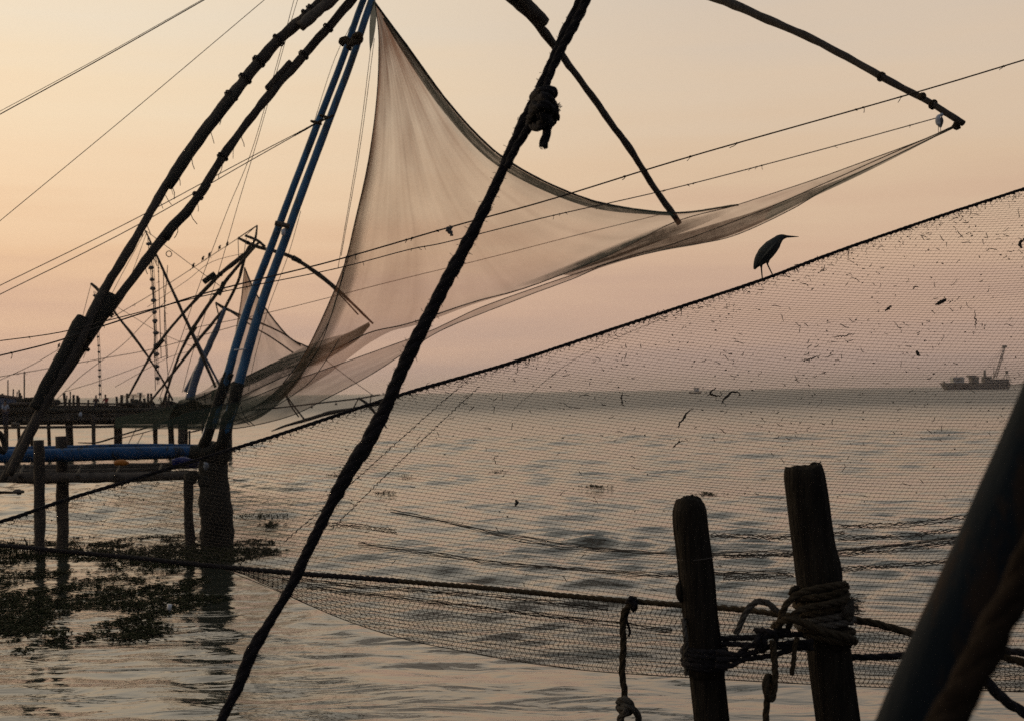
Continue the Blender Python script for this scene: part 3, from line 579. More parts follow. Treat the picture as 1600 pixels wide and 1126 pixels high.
sheet('bunt', coons([(480, 565, D2), (470, 590, D2), (440, 625, D2), (400, 655, D2), (340, 668, D2)], [(280, 625, D2), (270, 640, D2), (265, 650, D2), (262, 660, D2), (262, 668, D2)], [(480, 565, D2), (420, 580, D2), (360, 600, D2), (280, 625, D2)], [(340, 668, D2), (310, 671, D2), (290, 670, D2), (262, 668, D2)], 40, 24), cloth_g, n2, 1.1, hi=1.3)
cord(n2, [(425, 568, D2), (380, 590, D2), (300, 626, D2), (230, 648, D2)], 1.5, rimcord); cord(n2, [(470, 576, D2), (400, 608, D2), (330, 640, D2), (250, 668, D2), (190, 684, D2)], 1.5, rimcord)

# lowered frame floating behind, right of the net's foot
f5 = thing('lowered_boom_rig', P(585, 630, 70), 'lowered far net frame skimming the water left of the thick rope', 'fishing rig')
D5 = 66.
tp([(424, 673, 2), (445, 665, 5), (480, 655, 7), (513, 645, 8), (540, 640, 6), (575, 634, 5), (600, 630, 4)], D5, name='curved_boom', parent=f5)
tp([(392, 640, 3), (440, 636, 3), (500, 629, 3), (560, 622, 3), (594, 616, 3)], D5 + 1, name='straight_boom', parent=f5)
tp([(560, 621, 5), (575, 632, 6), (590, 650, 5), (604, 668, 3)], D5, name='cross_pole', parent=f5)
tp([(580, 616, 2.5), (578, 634, 2.5)], D5, name='cross_pole', parent=f5, n=6); tp([(560, 622, 2.5), (552, 638, 2.5)], D5, name='cross_pole', parent=f5, n=6); tp([(444, 612, 3), (458, 632, 3), (475, 654, 3.5)], D5, name='cross_pole', parent=f5); tp([(444, 612, 3), (455, 634, 3), (467, 651, 3)], D5 + .5, name='cross_pole', parent=f5)
wire('stay', None, [(506, 560, D5), (545, 590, D5), (583, 617, D5)], 1., parent=f5)
f6 = thing('lowered_boom_rig', P(200, 680, 40), 'slim dark boom dipping to the water above the blue pipe', 'fishing rig')
tp([(122, 691, 2), (150, 691, 3), (175, 684, 4), (200, 676, 3), (240, 664, 3), (300, 640, 3)], 50, name='boom', parent=f6)
for a_, b_ in (((200, 694), (213, 668)), ((214, 694), (224, 676))): tp([(*a_, 1.5), (*b_, 1.5)], 49.8, name='stick', parent=f6, n=6)

# ------------------------------------------------------------------ lines
wire('line', 'upper of the two close parallel lines crossing the top left corner', [(-20, 185, 14), (160, 88, 14), (330, -8, 14)], 1.0)
wire('line', 'lower and thicker of the two close parallel lines in the top left corner', [(-20, 190, 14), (160, 91, 14), (330, -6, 14)], 1.8)
wire('line', 'single thin line rising steeply through the upper left sky', [(-20, 362, 15), (200, 180, 15), (430, -14, 15)], 1.2)
wire('line', 'upper of the twin lines sloping up to the tied knot on the blue poles', [(-20, 456, 19), (200, 348, 20.5), (380, 252, 22), (500, 190, 23)], 1.4)
wire('line', 'lower of the twin lines sloping up to the tied knot on the blue poles', [(-20, 470, 19), (200, 360, 20.5), (390, 252, 22), (500, 190, 23)], 1.5)
o = build('tied_rope', tube(pxs([(460, 212, 22.6), (485, 198, 22.7), (500, 190, 22.8), (516, 183, 22.8), (521, 180, 22.8)], 24), S(3.4, 22.7), 6, .4, 20), rope_m); tag(o, 'thicker tied rope end knotted around both blue poles', 'rope')
L1 = [(-20, 560, 11), (75, 537, 11.2), (150, 513, 11.5), (230, 487, 11.8), (340, 453, 12.2), (520, 408, 13), (700, 356, 13), (860, 312, 12.5), (1075, 246, 12), (1420, 148, 11), (1620, 88, 10.5)]
wire('line', 'dark line running all the way from the left edge to the upper right', L1, 2.4, bits=16, n=160)
wire('line', 'dark line sagging beneath the longest line and ending at the right arm', [(-20, 535, 11.4), (90, 520, 11.6), (180, 498, 11.8), (330, 460, 12.3), (520, 421, 13), (640, 390, 13.5), (700, 378, 13.8), (860, 338, 14.5), (1050, 295, 15.4), (1280, 235, 16.3), (1466, 184, 16.8)], 1.7, bits=22, n=140)
wire('line', 'faint thin line rising behind the big net from the blue poles', [(290, 515, 24), (430, 486, 25), (620, 438, 26), (760, 404, 27), (900, 368, 27.5), (1030, 336, 28)], 1.0)
wire('line', 'left one of two thin lines falling from the lashed block', [(462, -10, 22), (430, 110, 22.2), (392, 240, 22.5), (355, 330, 23), (310, 450, 24), (272, 560, 25), (248, 625, 26)], 1.0)
wire('line', 'right one of two thin lines falling from the lashed block', [(468, -10, 22), (445, 68, 22.2), (405, 210, 22.5), (372, 320, 23), (340, 430, 24), (300, 555, 25), (285, 612, 26)], 1.0)
wire('line', 'fine line hugging the left side of the upper blue pole', [(548, 40, 23.6), (520, 100, 23.6), (485, 210, 23.6), (462, 280, 23.6), (445, 335, 23.6)], .9)
wire('line', 'fine line hugging the right side of the lower blue pole', [(470, 330, 23.6), (450, 400, 23.6), (420, 480, 23.6), (398, 560, 23.6), (388, 610, 23.6)], .9)
far_lines = [([(402, 353, 45), (330, 400, 45), (250, 452, 45), (160, 505, 45)], 1.1, 'bird dotted far line rising to the distant frame head', 8),
             ([(227, 360, 46), (300, 415, 46), (355, 455, 46)], 1., 'far line dropping right from the tall stone string head', 2),
             ([(384, 395, 45), (330, 410, 45), (290, 440, 45), (230, 480, 45)], .8, 'faint far line just beneath the bird dotted one', 0),
             ([(227, 362, 46), (190, 430, 46), (160, 490, 46), (130, 560, 46)], .9, 'faint far line falling left behind both timber spars', 0),
             ([(229, 364, 46), (205, 430, 46), (178, 490, 46)], .9, 'second faint far line falling left behind both timber spars', 0),
             ([(142, 445, 60), (133, 480, 60), (118, 540, 60), (105, 580, 60)], .9, 'very faint line from the slanting pole head down left', 0),
             ([(-10, 590, 50), (60, 578, 50), (160, 560, 50), (240, 545, 50), (330, 520, 50), (372, 508, 50)], 1.1, 'low far line crossing nearly level above the far jetty', 6),
             ([(-10, 598, 52), (50, 570, 52), (110, 535, 52)], 1., 'short far line rising from the left edge above the hut', 2),
             ([(90, 622, 50), (130, 585, 50), (190, 540, 50), (230, 500, 50), (260, 470, 50)], 1.0, 'far line rising right from the posts of the far jetty', 0),
             ([(100, 612, 55), (170, 590, 55), (260, 556, 55)], .9, 'far line rising gently from the far jetty posts', 0),
             ([(180, 604, 58), (260, 560, 58), (300, 548, 58)], .8, 'very faint short line above the seated people', 0),
             ([(150, 460, 60), (200, 490, 60), (250, 520, 60), (310, 545, 60)], .8, 'faint line descending right through the crossed poles', 3)]
for pts, w, lab, b in far_lines: wire('far_line', lab, pts, w, group='thin far lines among the distant frames', bits=b, n=40)
def tiny_bird(px, py, d, label):
    s = S(5, d); c = P(px, py, d)
    o = build('small_bird', join(blob(c, (s * .8, s * .6, s * 1.1), .2, 7, 6, px), blob(c + Vector((s * .5, 0, s * 1.2)), (s * .45, s * .4, s * .42), .1, 6, 5), tube(np.array([c + Vector((-s * .4, 0, -s * .6)), c + Vector((-s * .9, 0, -s * 2.2))]), [s * .35, s * .12], 5), tube(np.array([c + Vector((s * .8, 0, s * 1.2)), c + Vector((s * 1.5, 0, s * 1.15))]), [s * .15, s * .03], 4)), hair_m)
    tag(o, label, 'bird', 'small birds perched on the far lines')
for k, (x, y) in enumerate(((302, 418), (317, 407), (327, 401), (343, 390), (355, 385), (92, 543))):
    tiny_bird(x, y - 3, 45 if k < 5 else 52, ['lowest small bird on the bird dotted line', 'second small bird up the bird dotted line', 'third small bird up the bird dotted line', 'fourth small bird up the bird dotted line', 'highest small bird on the line near the distant frame head', 'lone small bird on a line left of both timber spars'][k])

# ================================================================== the near net
TOP = [(-60, 831), (0, 815), (100, 781), (200, 751), (320, 714), (400, 690), (500, 657), (620, 618), (800, 566), (1000, 500), (1180, 441), (1300, 396), (1450, 344), (1600, 295), (1750, 243)]
POC = [(-60, 845), (0, 851), (200, 872), (350, 889), (420, 915), (480, 944), (600, 989), (740, 1020), (900, 1045), (1100, 1059), (1350, 1072), (1600, 1080), (1750, 1084)]
BOT = [(-60, 846), (0, 851), (180, 868), (360, 886), (480, 896), (600, 905), (780, 920), (950, 936), (1060, 944), (1150, 951), (1240, 962)]
BOT2 = BOT + [(1340, 968), (1430, 990), (1600, 1034), (1750, 1075)]
fi = lambda tab: (lambda x, X=[q[0] for q in tab], Y=[q[1] for q in tab]: float(np.interp(x, X, Y)))
def smoothtab(tab):
    s = spline([(a, b, 0) for a, b in tab], 300); return lambda x, X=s[:, 0], Y=s[:, 1]: np.interp(x, X, Y)
yT, yP, yB = smoothtab(TOP), smoothtab(POC), smoothtab(BOT2)
dT = lambda x: np.interp(x, [-60, 1750], [7.2, 9.3])
dB = lambda x: np.interp(x, [-60, 400, 800, 1240, 1750], [7.1, 6.3, 5.4, 4.62, 4.15])
def d_back(x, y):
    a, b, c = yT(x), yB(x), yP(x)
    u = np.clip((y - a) / max(b - a, 1), 0, 1)
    if y <= b: return dT(x) * (1 - u) + (dB(x) + .12 * min(1, (b - a) / 60)) * u
    w = (y - b) / max(c - b, 1); return dB(x) + .12 + .25 * math.sin(min(1, w) * 1.4) * min(1, (c - b) / 40)
net = thing('fishing_net', P(1240, 962, 4.6), 'wide near fishing net stretched across the water, dark twine meshes hung between two ropes', 'fishing net', 'hanging fishing nets')
def Fs(x): return np.interp(x, np.linspace(-60, 1750, 19), FT)
FT = [0.]; xs_ = np.linspace(-60, 1750, 19)
for i in range(18):
    xm = (xs_[i] + xs_[i + 1]) / 2; FT.append(FT[-1] + (xs_[i + 1] - xs_[i]) * float(np.interp(xm, [0, 300, 700, 1000, 1200, 1400, 1600], [.17, .18, .15, .13, .085, .03, -.03])))
FT = np.array(FT)
def seg_tubes(A, B, rA, rB):
    """many straight three-sided strands at once"""
    A = np.asarray(A); B = np.asarray(B); t = B - A; t /= np.linalg.norm(t, axis=1)[:, None] + 1e-9
    up = np.tile([.1, .99, .1], (len(A), 1)); a = np.cross(t, up); a /= np.linalg.norm(a, axis=1)[:, None] + 1e-9; b = np.cross(t, a)
    V = np.zeros((len(A), 6, 3))
    for j in range(3):
        an = 2 * math.pi * j / 3; o = a * math.cos(an) + b * math.sin(an)
        V[:, j] = A + o * np.reshape(rA, (-1, 1)); V[:, 3 + j] = B + o * np.reshape(rB, (-1, 1))
    k = np.arange(len(A))[:, None, None] * 6
    f = np.array([[0, 1, 4, 3], [1, 2, 5, 4], [2, 0, 3, 5]])[None] + k
    return V.reshape(-1, 3), f.reshape(-1, 4)
def fastmesh(name, V, Fq, m, parent):
    me = bpy.data.meshes.new(name); V = V - np.array(ORG[parent])
    me.vertices.add(len(V)); me.vertices.foreach_set('co', V.ravel()); me.loops.add(Fq.size); me.loops.foreach_set('vertex_index', Fq.ravel().astype(np.int32))
    me.polygons.add(len(Fq)); me.polygons.foreach_set('loop_start', np.arange(0, Fq.size, 4, dtype=np.int32)); me.polygons.foreach_set('use_smooth', np.ones(len(Fq), dtype=bool))
    me.update(); me.validate(); me.materials.append(m); return link(name, me, parent)
def yrow(x, k):
    """height in the picture of mesh row k at column x"""
    y0 = ROW[k]; y = y0 + Fs(x)
    # rows sag together into folds low down on the right
    y += 3.0 * math.sin(x * .006 + y0 * .05) + 2.2 * noise.noise(Vector((x * .004, y0 * .02, 3.)))
    for fx, fy, a in ((1000, 862, 5.), (900, 885, 3.5), (1400, 800, 4.), (1420, 850, 5.), (1100, 830, 3.)):
        e = (y - fy - .00006 * (x - fx) ** 2 * -8) / 16.
        y -= a * e * math.exp(-e * e) * math.exp(-((x - fx) / 330.) ** 2)
    return y
ROW = []; y = -60.
while y < 1100:
    ROW.append(y); y += float(np.interp(y, [100, 400, 600, 800, 1000], [4.0, 4.2, 4.9, 6.3, 7.0]))
NX = 240; cols = np.linspace(-60, 1750, NX)
r_tw = .00098
def lattice(yfun, nrow, ytop, ybot, dfun, wh_=1.15, wv_=.62, wd_=.3, drift=.42):
    pts = {}; A = []; B = []; RA = []
    dx = cols[1] - cols[0]
    for k in range(nrow):
        sh = int(drift * k)
        for j in range(sh, NX + sh) if drift else range(NX):
            x = (cols[0] + dx * (j - drift * k) if drift else cols[j] + (dx * .5 if k % 2 else 0)) + 1.2 * noise.noise(Vector((j * .7, k * .7, 0)))
            y = yfun(x, k) + .5 * noise.noise(Vector((j * 1.3, k * 1.7, 9.)))
            if y < ytop(x) - 6 or y > ybot(x) + 6: continue
            y = min(max(y, float(ytop(x))), float(ybot(x)))
            q = P(x, y, dfun(x, y)); q.y += .012 * noise.noise(Vector((x * .01, y * .02, 1))); pts[(k, j)] = (np.array(q), y)
    for (k, j), (p, y) in pts.items():
        for kk, jj, w in ((k, j + 1, wh_), (k + 1, j, wv_), (k + 1, j + 1 if drift else j + (1 if k % 2 else -1), wd_)):
            q = pts.get((kk, jj))
            if q is not None and np.linalg.norm(q[0] - p) > 1e-4: A.append(p); B.append(q[0]); RA.append(r_tw * w)
    return A, B, RA
A, B, RA = lattice(yrow, len(ROW), yT, yP, d_back)
V, Fq = seg_tubes(A, B, RA, RA); o = fastmesh('netting', V, Fq, twine, net); o['kind'] = 'stuff'; print('netting strands', len(A))
# the front of the pocket, from the foot rope round to its lowest line
NF = 16
def yfront(x, k): a, b = float(yB(x)), float(yP(x)); return a + (b - a) * (k / (NF - 1)) ** .92 + (1.5 * noise.noise(Vector((x * .02, k * .4, 5.))) if 0 < k < NF - 1 else 0)
def d_front(x, y):
    b, c = float(yB(x)), float(yP(x)); w = min(1, max(0, (y - b) / max(c - b, 1))); return dB(x) - .10 * math.sin(w * math.pi) * min(1, (c - b) / 60) + .37 * w * min(1, (c - b) / 40)
A, B, RA = lattice(yfront, NF, lambda x: yB(x), lambda x: yP(x), d_front, 1.15, 1.25, .4, 0)
V, Fq = seg_tubes(A, B, [r * .92 for r in RA], [r * .92 for r in RA]); o = fastmesh('pocket_netting', V, Fq, twine, net); o['kind'] = 'stuff'
# ropes of this net
hp = spline([P(x, yT(x), dT(x)) for x in np.linspace(-60, 1750, 24)], 420)
ho = build('head_rope', join(*strands(hp, .0105, 3, seg=5)), rope_dk, net)
mk = []
for i in range(0, 419, 2):            # frayed bits and tight stitches along the head rope
    p = hp[i]
    if rnd.random() < .5: mk.append(blob(p + np.array([0, 0, -.008]), (.012, .01, .007), .8, 5, 4, i))
    for _ in range(2):
        q = [p]; d = np.array([rnd.uniform(-.6, .6), 0, -1.])
        for _k in range(3): q.append(q[-1] + d * rnd.uniform(.004, .014)); d[0] += rnd.uniform(-.9, .9)
        mk.append(tube(np.array(q), .0014, 3))
o = build('stitching', join(*mk), twine, net); o['kind'] = 'stuff'
bp_ = spline([P(x, yB(x), dB(x)) for x in np.linspace(-60, 1238, 20)], 420)
build('foot_rope', join(*strands(bp_[:250], .0115, 3, seg=5)), rope_dk, net); build('foot_rope', join(*strands(bp_[249:], .0105, 3, seg=5)), rope_m, net)  # one rope: dark length, then a brown one coloured as its lit part
build('foot_rope', join(*strands(spline([P(x, yB(x), dB(x) - .02) for x in np.linspace(1300, 1750, 9)], 130), .012, 3, seg=6)), rope_m, net)
build('foot_rope', join(*strands(spline([P(x, y, d) for x, y, d in ((1270, 1020, 4.5), (1340, 1026, 4.45), (1440, 1022, 4.4), (1540, 1015, 4.3), (1620, 1022, 4.2), (1700, 1040, 4.2))], 130), .011, 3, seg=6)), rope_dk, net)
cord(net, [(x, float(yP(x)), float(dB(x)) + .37) for x in np.linspace(352, 1750, 16)], 1.6, twine, 'pocket_edge', 160)
# seams and bunched folds
def surf(pts, n=80):
    s = spline([(a, b, 0) for a, b in pts], n); return np.array([P(x, y, d_back(x, y) - .012) for x, y, _ in s])
for pts, r in (([(735, 590), (660, 655), (560, 745), (444, 846)], .0022), ([(748, 604), (640, 706), (517, 827)], .0022), ([(1040, 495), (900, 560), (800, 640)], .0012)):
    p = surf(pts, 120); p[:, 2] += np.array([.004 * math.sin(i * 1.9) for i in range(120)]); p[:, 0] += np.array([.004 * math.cos(i * 2.3) for i in range(120)])
    build('seam', tube(p, [r * (1.6 if i % 3 == 0 else .7) for i in range(120)], 4), twine, net)
folds = ([(610, 798), (700, 815), (790, 836), (900, 855), (1050, 864), (1200, 864), (1330, 858), (1530, 836)], [(560, 850), (700, 868), (800, 882), (950, 893), (1060, 897), (1230, 893)], [(1300, 866), (1400, 858), (1520, 842)], [(1310, 822), (1420, 818), (1540, 803)], [(1310, 842), (1420, 836), (1530, 822)], [(1310, 888), (1420, 882), (1520, 872)], [(1110, 836), (1240, 838), (1320, 832)], [(1130, 868), (1250, 866)], [(440, 905), (700, 925), (950, 950)], [(480, 915), (640, 935), (860, 962), (1050, 985)], [(1130, 902), (1240, 898)], [(620, 830), (560, 822), (500, 818)])
for k, pts in enumerate(folds):
    g = []
    for q in range(4):
        p = surf([(a, b + (q - 1.5) * 1.7 + rnd.uniform(-1, 1)) for a, b in pts], 90); ph = rnd.uniform(0, 6)
        p[:, 2] += np.array([.007 * noise.noise(Vector((i * .33 + ph, q * 3., k))) + .008 * noise.noise(Vector((i * .06, q, k + 9))) for i in range(90)])
        g.append(tube(p, .0019, 3))
    o = build('bunched_fold', join(*g), twine, net); o['kind'] = 'stuff'
# scraps of dry weed caught in the meshes: nobody could count them
g = []; cnt = 0
while cnt < 880:
    x = rnd.uniform(-20, 1620); a, c = float(yT(x)), float(yB(x)); y = a + (c - a) * rnd.random() ** (1.5)
    cl = noise.noise(Vector((x * .012, y * .016, 4.))) + .5 * noise.noise(Vector((x * .04, y * .05, 8.)))
    if rnd.random() > (.10 + .95 * min(1, max(0, (x - 600) / 750)) * (1 if y < 690 else .22)) * min(1.3, max(.12, .55 + 1.6 * cl)): continue
    d = d_back(x, y) - .01; s = d / FPX; ln_ = rnd.choice((.4, .5, .6, .7, .9, 1.2, 1.6, 2.2, 3.2)) * rnd.uniform(.8, 1.7); n_ = 3
    q = [np.array(P(x, y, d))]; an = rnd.uniform(0, 6.28) if rnd.random() < .5 else rnd.gauss(0, .35)
    for _k in range(n_): q.append(q[-1] + np.array([math.cos(an), 0, math.sin(an)]) * ln_ * s); an += rnd.gauss(0, .45)
    tk = .95 if ln_ < 1.3 else .62; g.append(tube(np.array(q), [s * tk * rnd.uniform(.5, 1.3) for _ in q], 3)); cnt += 1
for i in range(420):     # fringe just under the head rope
    x = rnd.uniform(-20, 1620); y = float(yT(x)) + abs(rnd.gauss(0, 9)) + 3; d = d_back(x, y) - .01; s = d / FPX
    q = [np.array(P(x, y, d))]; an = rnd.uniform(0, 6.28)
    for _k in range(3): q.append(q[-1] + np.array([math.cos(an), 0, math.sin(an)]) * s * rnd.uniform(1, 3)); an += rnd.gauss(0, .9)
    g.append(tube(np.array(q), s * .33, 3))
V, Fc = join(*g); o = build('weed_scraps', (V, Fc), weedm); tag(o, 'dry scraps of weed and twigs caught all over the near net', 'weed scraps', kind='stuff')
def scrap(pts, w, label):
    s = [P(a, b, d_back(a, b) - .02) for a, b in pts]; d = s[0].y
    r = [S(w, d) * k for k in np.interp(np.linspace(0, 1, 24), [0, .3, .6, 1], [.4, 1.1, 1.3, .3])]
    c = spline(s, 24); f_ = s[0].y / FPX
    for i in range(1, 23): c[i] += np.array([rnd.gauss(0, .8), 0, rnd.gauss(0, .8)]) * f_
    o = build('weed_strand', tube(c, [k * .8 for k in r], 5, .7, 60, pts[0][0]), weedm); tag(o, label, 'weed strand', 'longer weed strands caught in the near net')
scrap([(1119, 605), (1110, 613), (1122, 618), (1130, 614)], 3, 'bent dark twig like a tick caught beside the curling strand over the horizon')
scrap([(1128, 630), (1131, 622), (1136, 618), (1143, 613), (1152, 612), (1158, 617)], 3.4, 'curling dark strand caught in the net over the horizon')
scrap([(1060, 668), (1062, 660), (1068, 654), (1073, 645), (1083, 637)], 3.2, 'long slanting dark strand caught below the horizon')
scrap([(1461, 476), (1468, 474), (1478, 467)], 5, 'thick dark curl caught high in the net to the right')
scrap([(1596, 388), (1594, 380), (1600, 374)], 5, 'dark clump caught at the right edge of the net')
scrap([(1383, 485), (1390, 480), (1393, 478)], 3.5, 'short pointed dark twig caught high in the middle right of the net')
scrap([(1300, 527), (1318, 525), (1336, 521)], 2, 'straight thin twig lying level in the net below the heron')
scrap([(1250, 564), (1268, 560), (1284, 554)], 2, 'thin pale twig rising right in the net just above the horizon')
scrap([(973, 612), (971, 622), (974, 634)], 2, 'short upright twig caught at the horizon left of the curling strand')
scrap([(805, 790), (808, 784), (805, 781)], 4, 'small black tag caught low in the middle of the net')
scrap([(1432, 548), (1436, 556)], 5, 'small dark tag hanging above the crane barge')
scrap([(1522, 484), (1525, 500), (1524, 515)], 1.6, 'thin curved stem hanging high in the net near its right edge')
scrap([(1050, 700), (1062, 690), (1070, 688)], 1.6, 'faint pale stem caught below the slanting dark strand')
scrap([(700, 352), (702, 358), (705, 366)], .1, 'tiny scrap by the thick rope') if False else None
o = build('dried_leaf_tuft', join(*[blob(P(702 + dx, 361 + dy, 12.9), (S(6, 13), S(4, 13), S(8, 13)), .9, 8, 6, dx) for dx, dy in ((0, 0), (3, 4), (-3, -3), (2, -5))]), stone); tag(o, 'grey dried tuft snagged on the longest line beside the thick rope', 'tuft')

# ================================================================== heron on the head rope
def heron():
    D = 8.72; u = D / FPX
    root = thing('heron', P(1200, 432, D), 'dark hunched heron standing on the head rope of the near net, bill pointing right', 'heron')
    sp = [(1178.6, 421, 1.6, 1.2), (1181, 415.5, 4.4, 4), (1184.2, 410.5, 7.4, 6), (1188.4, 405.5, 10, 8), (1196, 396.5, 12.2, 10.5), (1203, 388.7, 11.8, 11), (1209.5, 382, 10.2, 9.6), (1214.8, 376, 7.6, 7.2), (1219, 372.3, 5.9, 5.6), (1223, 370.6, 4.4, 4.4), (1227, 370, 2.9, 2.9), (1230, 370, 1.9, 1.9)]
    # the silhouette is broader at the breast: centre, half height, half width
    p = spline([(*P(x, y, D), a * u, b * u) for x, y, a, b in sp], 46)
    n, seg = len(p), 20; t, A, B = frames(p[:, :3]); V = []
    for i in range(n):
        tt = Vector(t[i]); side = Vector((0, 1, 0)); up = tt.cross(side).normalized(); side = up.cross(tt).normalized()
        for j in range(seg):
            a = 2 * math.pi * j / seg; k = 1 + .05 * noise.noise(Vector((i * .5, j * .9, 0)))
            V.append(Vector(p[i, :3]) + up * (p[i, 3] * math.sin(a) * k) + side * (p[i, 4] * math.cos(a) * k))
    Fc = [(i * seg + j, i * seg + (j + 1) % seg, (i + 1) * seg + (j + 1) % seg, (i + 1) * seg + j) for i in range(n - 1) for j in range(seg)] + [tuple(range(seg))[::-1], tuple((n - 1) * seg + j for j in range(seg))]
    geo = [(np.array([list(q) for q in V]), Fc)]
    for hip, knee, foot, dd in (((1189, 411), (1190, 424), (1191.2, 436.5), -.02), ((1200, 404), (1199.3, 413.5), (1207.5, 430.5), .02)):
        dl = D + dd
        geo.append(tube(pxs([(hip[0], hip[1] - 9, dl, 5.5 * u), (*hip, dl, 3.2 * u), (hip[0] * .4 + knee[0] * .6, hip[1] * .4 + knee[1] * .6, dl, 1.3 * u), (*knee, dl, 1.25 * u), (*foot, dl, 1.0 * u)], 24)[:, :3], np.interp(np.linspace(0, 1, 24), [0, .3, .5, .7, 1], [5 * u, 3 * u, 1.3 * u, 1.2 * u, 1. * u]), 8))
        for tx, ty in ((9, -4.5), (6, .5), (-5, 2.6), (8, -1.5)):
            geo.append(tube(pxs([(foot[0], foot[1] - .5, dl), (foot[0] + tx * .5, foot[1] + ty * .5 + .2, dl + rnd.uniform(-.01, .01)), (foot[0] + tx, foot[1] + ty + .8, dl)], 8), np.linspace(.9 * u, .35 * u, 8), 6))
    vs_, fs_ = join(*geo)
    me = bpy.data.meshes.new('tmp'); me.from_pydata((vs_ - np.array(ORG[root])).tolist(), [], fs_); me.update()
    tmp = bpy.data.objects.new('tmp', me); COL.objects.link(tmp)
    md = tmp.modifiers.new('r', 'REMESH'); md.mode = 'VOXEL'; md.voxel_size = .0017; md.use_smooth_shade = True
    dg = bpy.context.evaluated_depsgraph_get(); m2 = bpy.data.meshes.new_from_object(tmp.evaluated_get(dg)); bpy.data.objects.remove(tmp)
    m2.materials.clear(); m2.materials.append(feather); m2.name = 'body'; link('body', m2, root)
    build('bill', tube(pxs([(1227, 369.6, D), (1232, 369.9, D), (1240, 370.0, D), (1248, 370.2, D)], 16), np.linspace(2.5, .5, 16) * u, 8, flat=.9), billm, root)
    for s in (-1, 1): build('eye', blob(P(1225, 368.2, D) + Vector((0, s * 4.2 * u, 0)), (.9 * u, .6 * u, .9 * u), 0, 8, 6), eyem, root)
    for s in (-1, 1):
        wp = pxs([(1212, 379, D), (1205, 386, D), (1197, 395, D), (1189, 405, D), (1181, 416, D)], 20); wp[:, 1] += s * np.interp(np.linspace(0, 1, 20), [0, .4, 1], [7.2, 10.2, 1.5]) * u
        g = tube(wp, np.interp(np.linspace(0, 1, 20), [0, .3, .7, 1], [2.5 * u, 7.5 * u, 6 * u, 1. * u]), 12, .08, 30, 0, True, .3); build('wing', g, feather, root)
    gg = [tube(pxs([(1219 - k * .8, 374 + k * .8, D - .028 + k * .0015), (1217 - k * 1.6, 380 + k, D - .032), (1211 - k * 1.6, 391 + k, D - .03)], 8), np.linspace(.7, .2, 8) * u, 4) for k in range(5)]
    o = build('breast_plumes', join(*gg), feather_b, root); return root
heron()
# small egret balancing on the net cord under the right arm
eg = thing('egret', P(1468, 207, 16.7), 'small pale egret perched on the net cord beneath the tip of the right arm', 'egret'); De = 16.7; ue = De / FPX
build('body', join(tube(pxs([(1470, 199.5, De), (1469, 196, De), (1467, 190, De), (1466, 184, De), (1468, 180, De)], 16), np.interp(np.linspace(0, 1, 16), [0, .3, .7, 1], [1.5, 5.4, 5, 2.2]) * ue, 10, .15, 20), blob(P(1471, 179.5, De), (3.2 * ue, 2.6 * ue, 2.8 * ue), .1)), egret_m, eg)
for x in (1466, 1469.5): build('leg', tube(pxs([(x, 197, De), (x + .3, 207, De)], 6), .5 * ue, 5), hair_m, eg)
build('bill', tube(pxs([(1473, 179, De), (1477, 182, De)], 5), np.linspace(.9, .3, 5) * ue, 5), hair_m, eg)
build('wing', tube(pxs([(1471, 182, De - .03), (1472, 188, De - .04), (1471, 197, De - .03)], 10), np.interp(np.linspace(0, 1, 10), [0, .5, 1], [1, 3, .8]) * ue, 8, flat=.4), stone, eg)

# ================================================================== thick diagonal rope
dr = thing('thick_rope', P(345, 1140, 3.1), 'thick dark twisted rope slanting across the whole view with a knot near the top', 'rope')
KD = 1.22
def rp(pts, d, n): return pxs([(x, y, d * KD, S(w, d * KD)) for x, y, w in pts], n)
a = rp([(300, 1240, 22), (345, 1128, 21), (372, 1072, 23), (395, 1015, 30), (425, 965, 25), (455, 915, 25), (492, 838, 26), (540, 745, 29), (575, 690, 35), (602, 637, 36), (640, 552, 32), (690, 455, 31), (730, 380, 29), (765, 310, 29), (795, 245, 31), (820, 190, 33), (838, 150, 26), (862, 98, 26), (886, 45, 27), (905, 5, 27), (935, -70, 27)], 3.2, 260)
a[:, 3] *= [.70 - .10 * min(1, max(0, (i - 150) / 60)) + .24 * noise.noise(Vector((i * .045, 2, 0))) + .08 * noise.noise(Vector((i * .2, 5, 0))) for i in range(len(a))]
for s, gme in enumerate(strands(a[:, :3], a[:, 3], 4, seg=10, off=.33, rad=.66, lay=11.)): build('strand', gme, rope_dk, dr)
b = rp([(792, 262, 16), (806, 232, 17), (826, 200, 18), (846, 158, 15), (858, 122, 16), (872, 88, 18), (893, 48, 20), (914, 5, 20), (944, -70, 20)], 3.14, 120)
b2 = strands(b[:, :3], b[:, 3] * .74, 3, seg=9, seed=1., off=.38, rad=.66); build('doubled_end', join(*b2), rope_dk, dr)
kn = []
def loop(pts, w, d, seed=0., n=50):
    q = rp([(x, y, w) for x, y in pts], d, n) if not hasattr(pts[0], '__len__') or len(pts[0]) == 2 else pxs([(x, y, dd * KD, S(w, dd * KD)) for x, y, dd in pts], n)
    return strands(q[:, :3], q[:, 3], 3, seg=7, seed=seed)
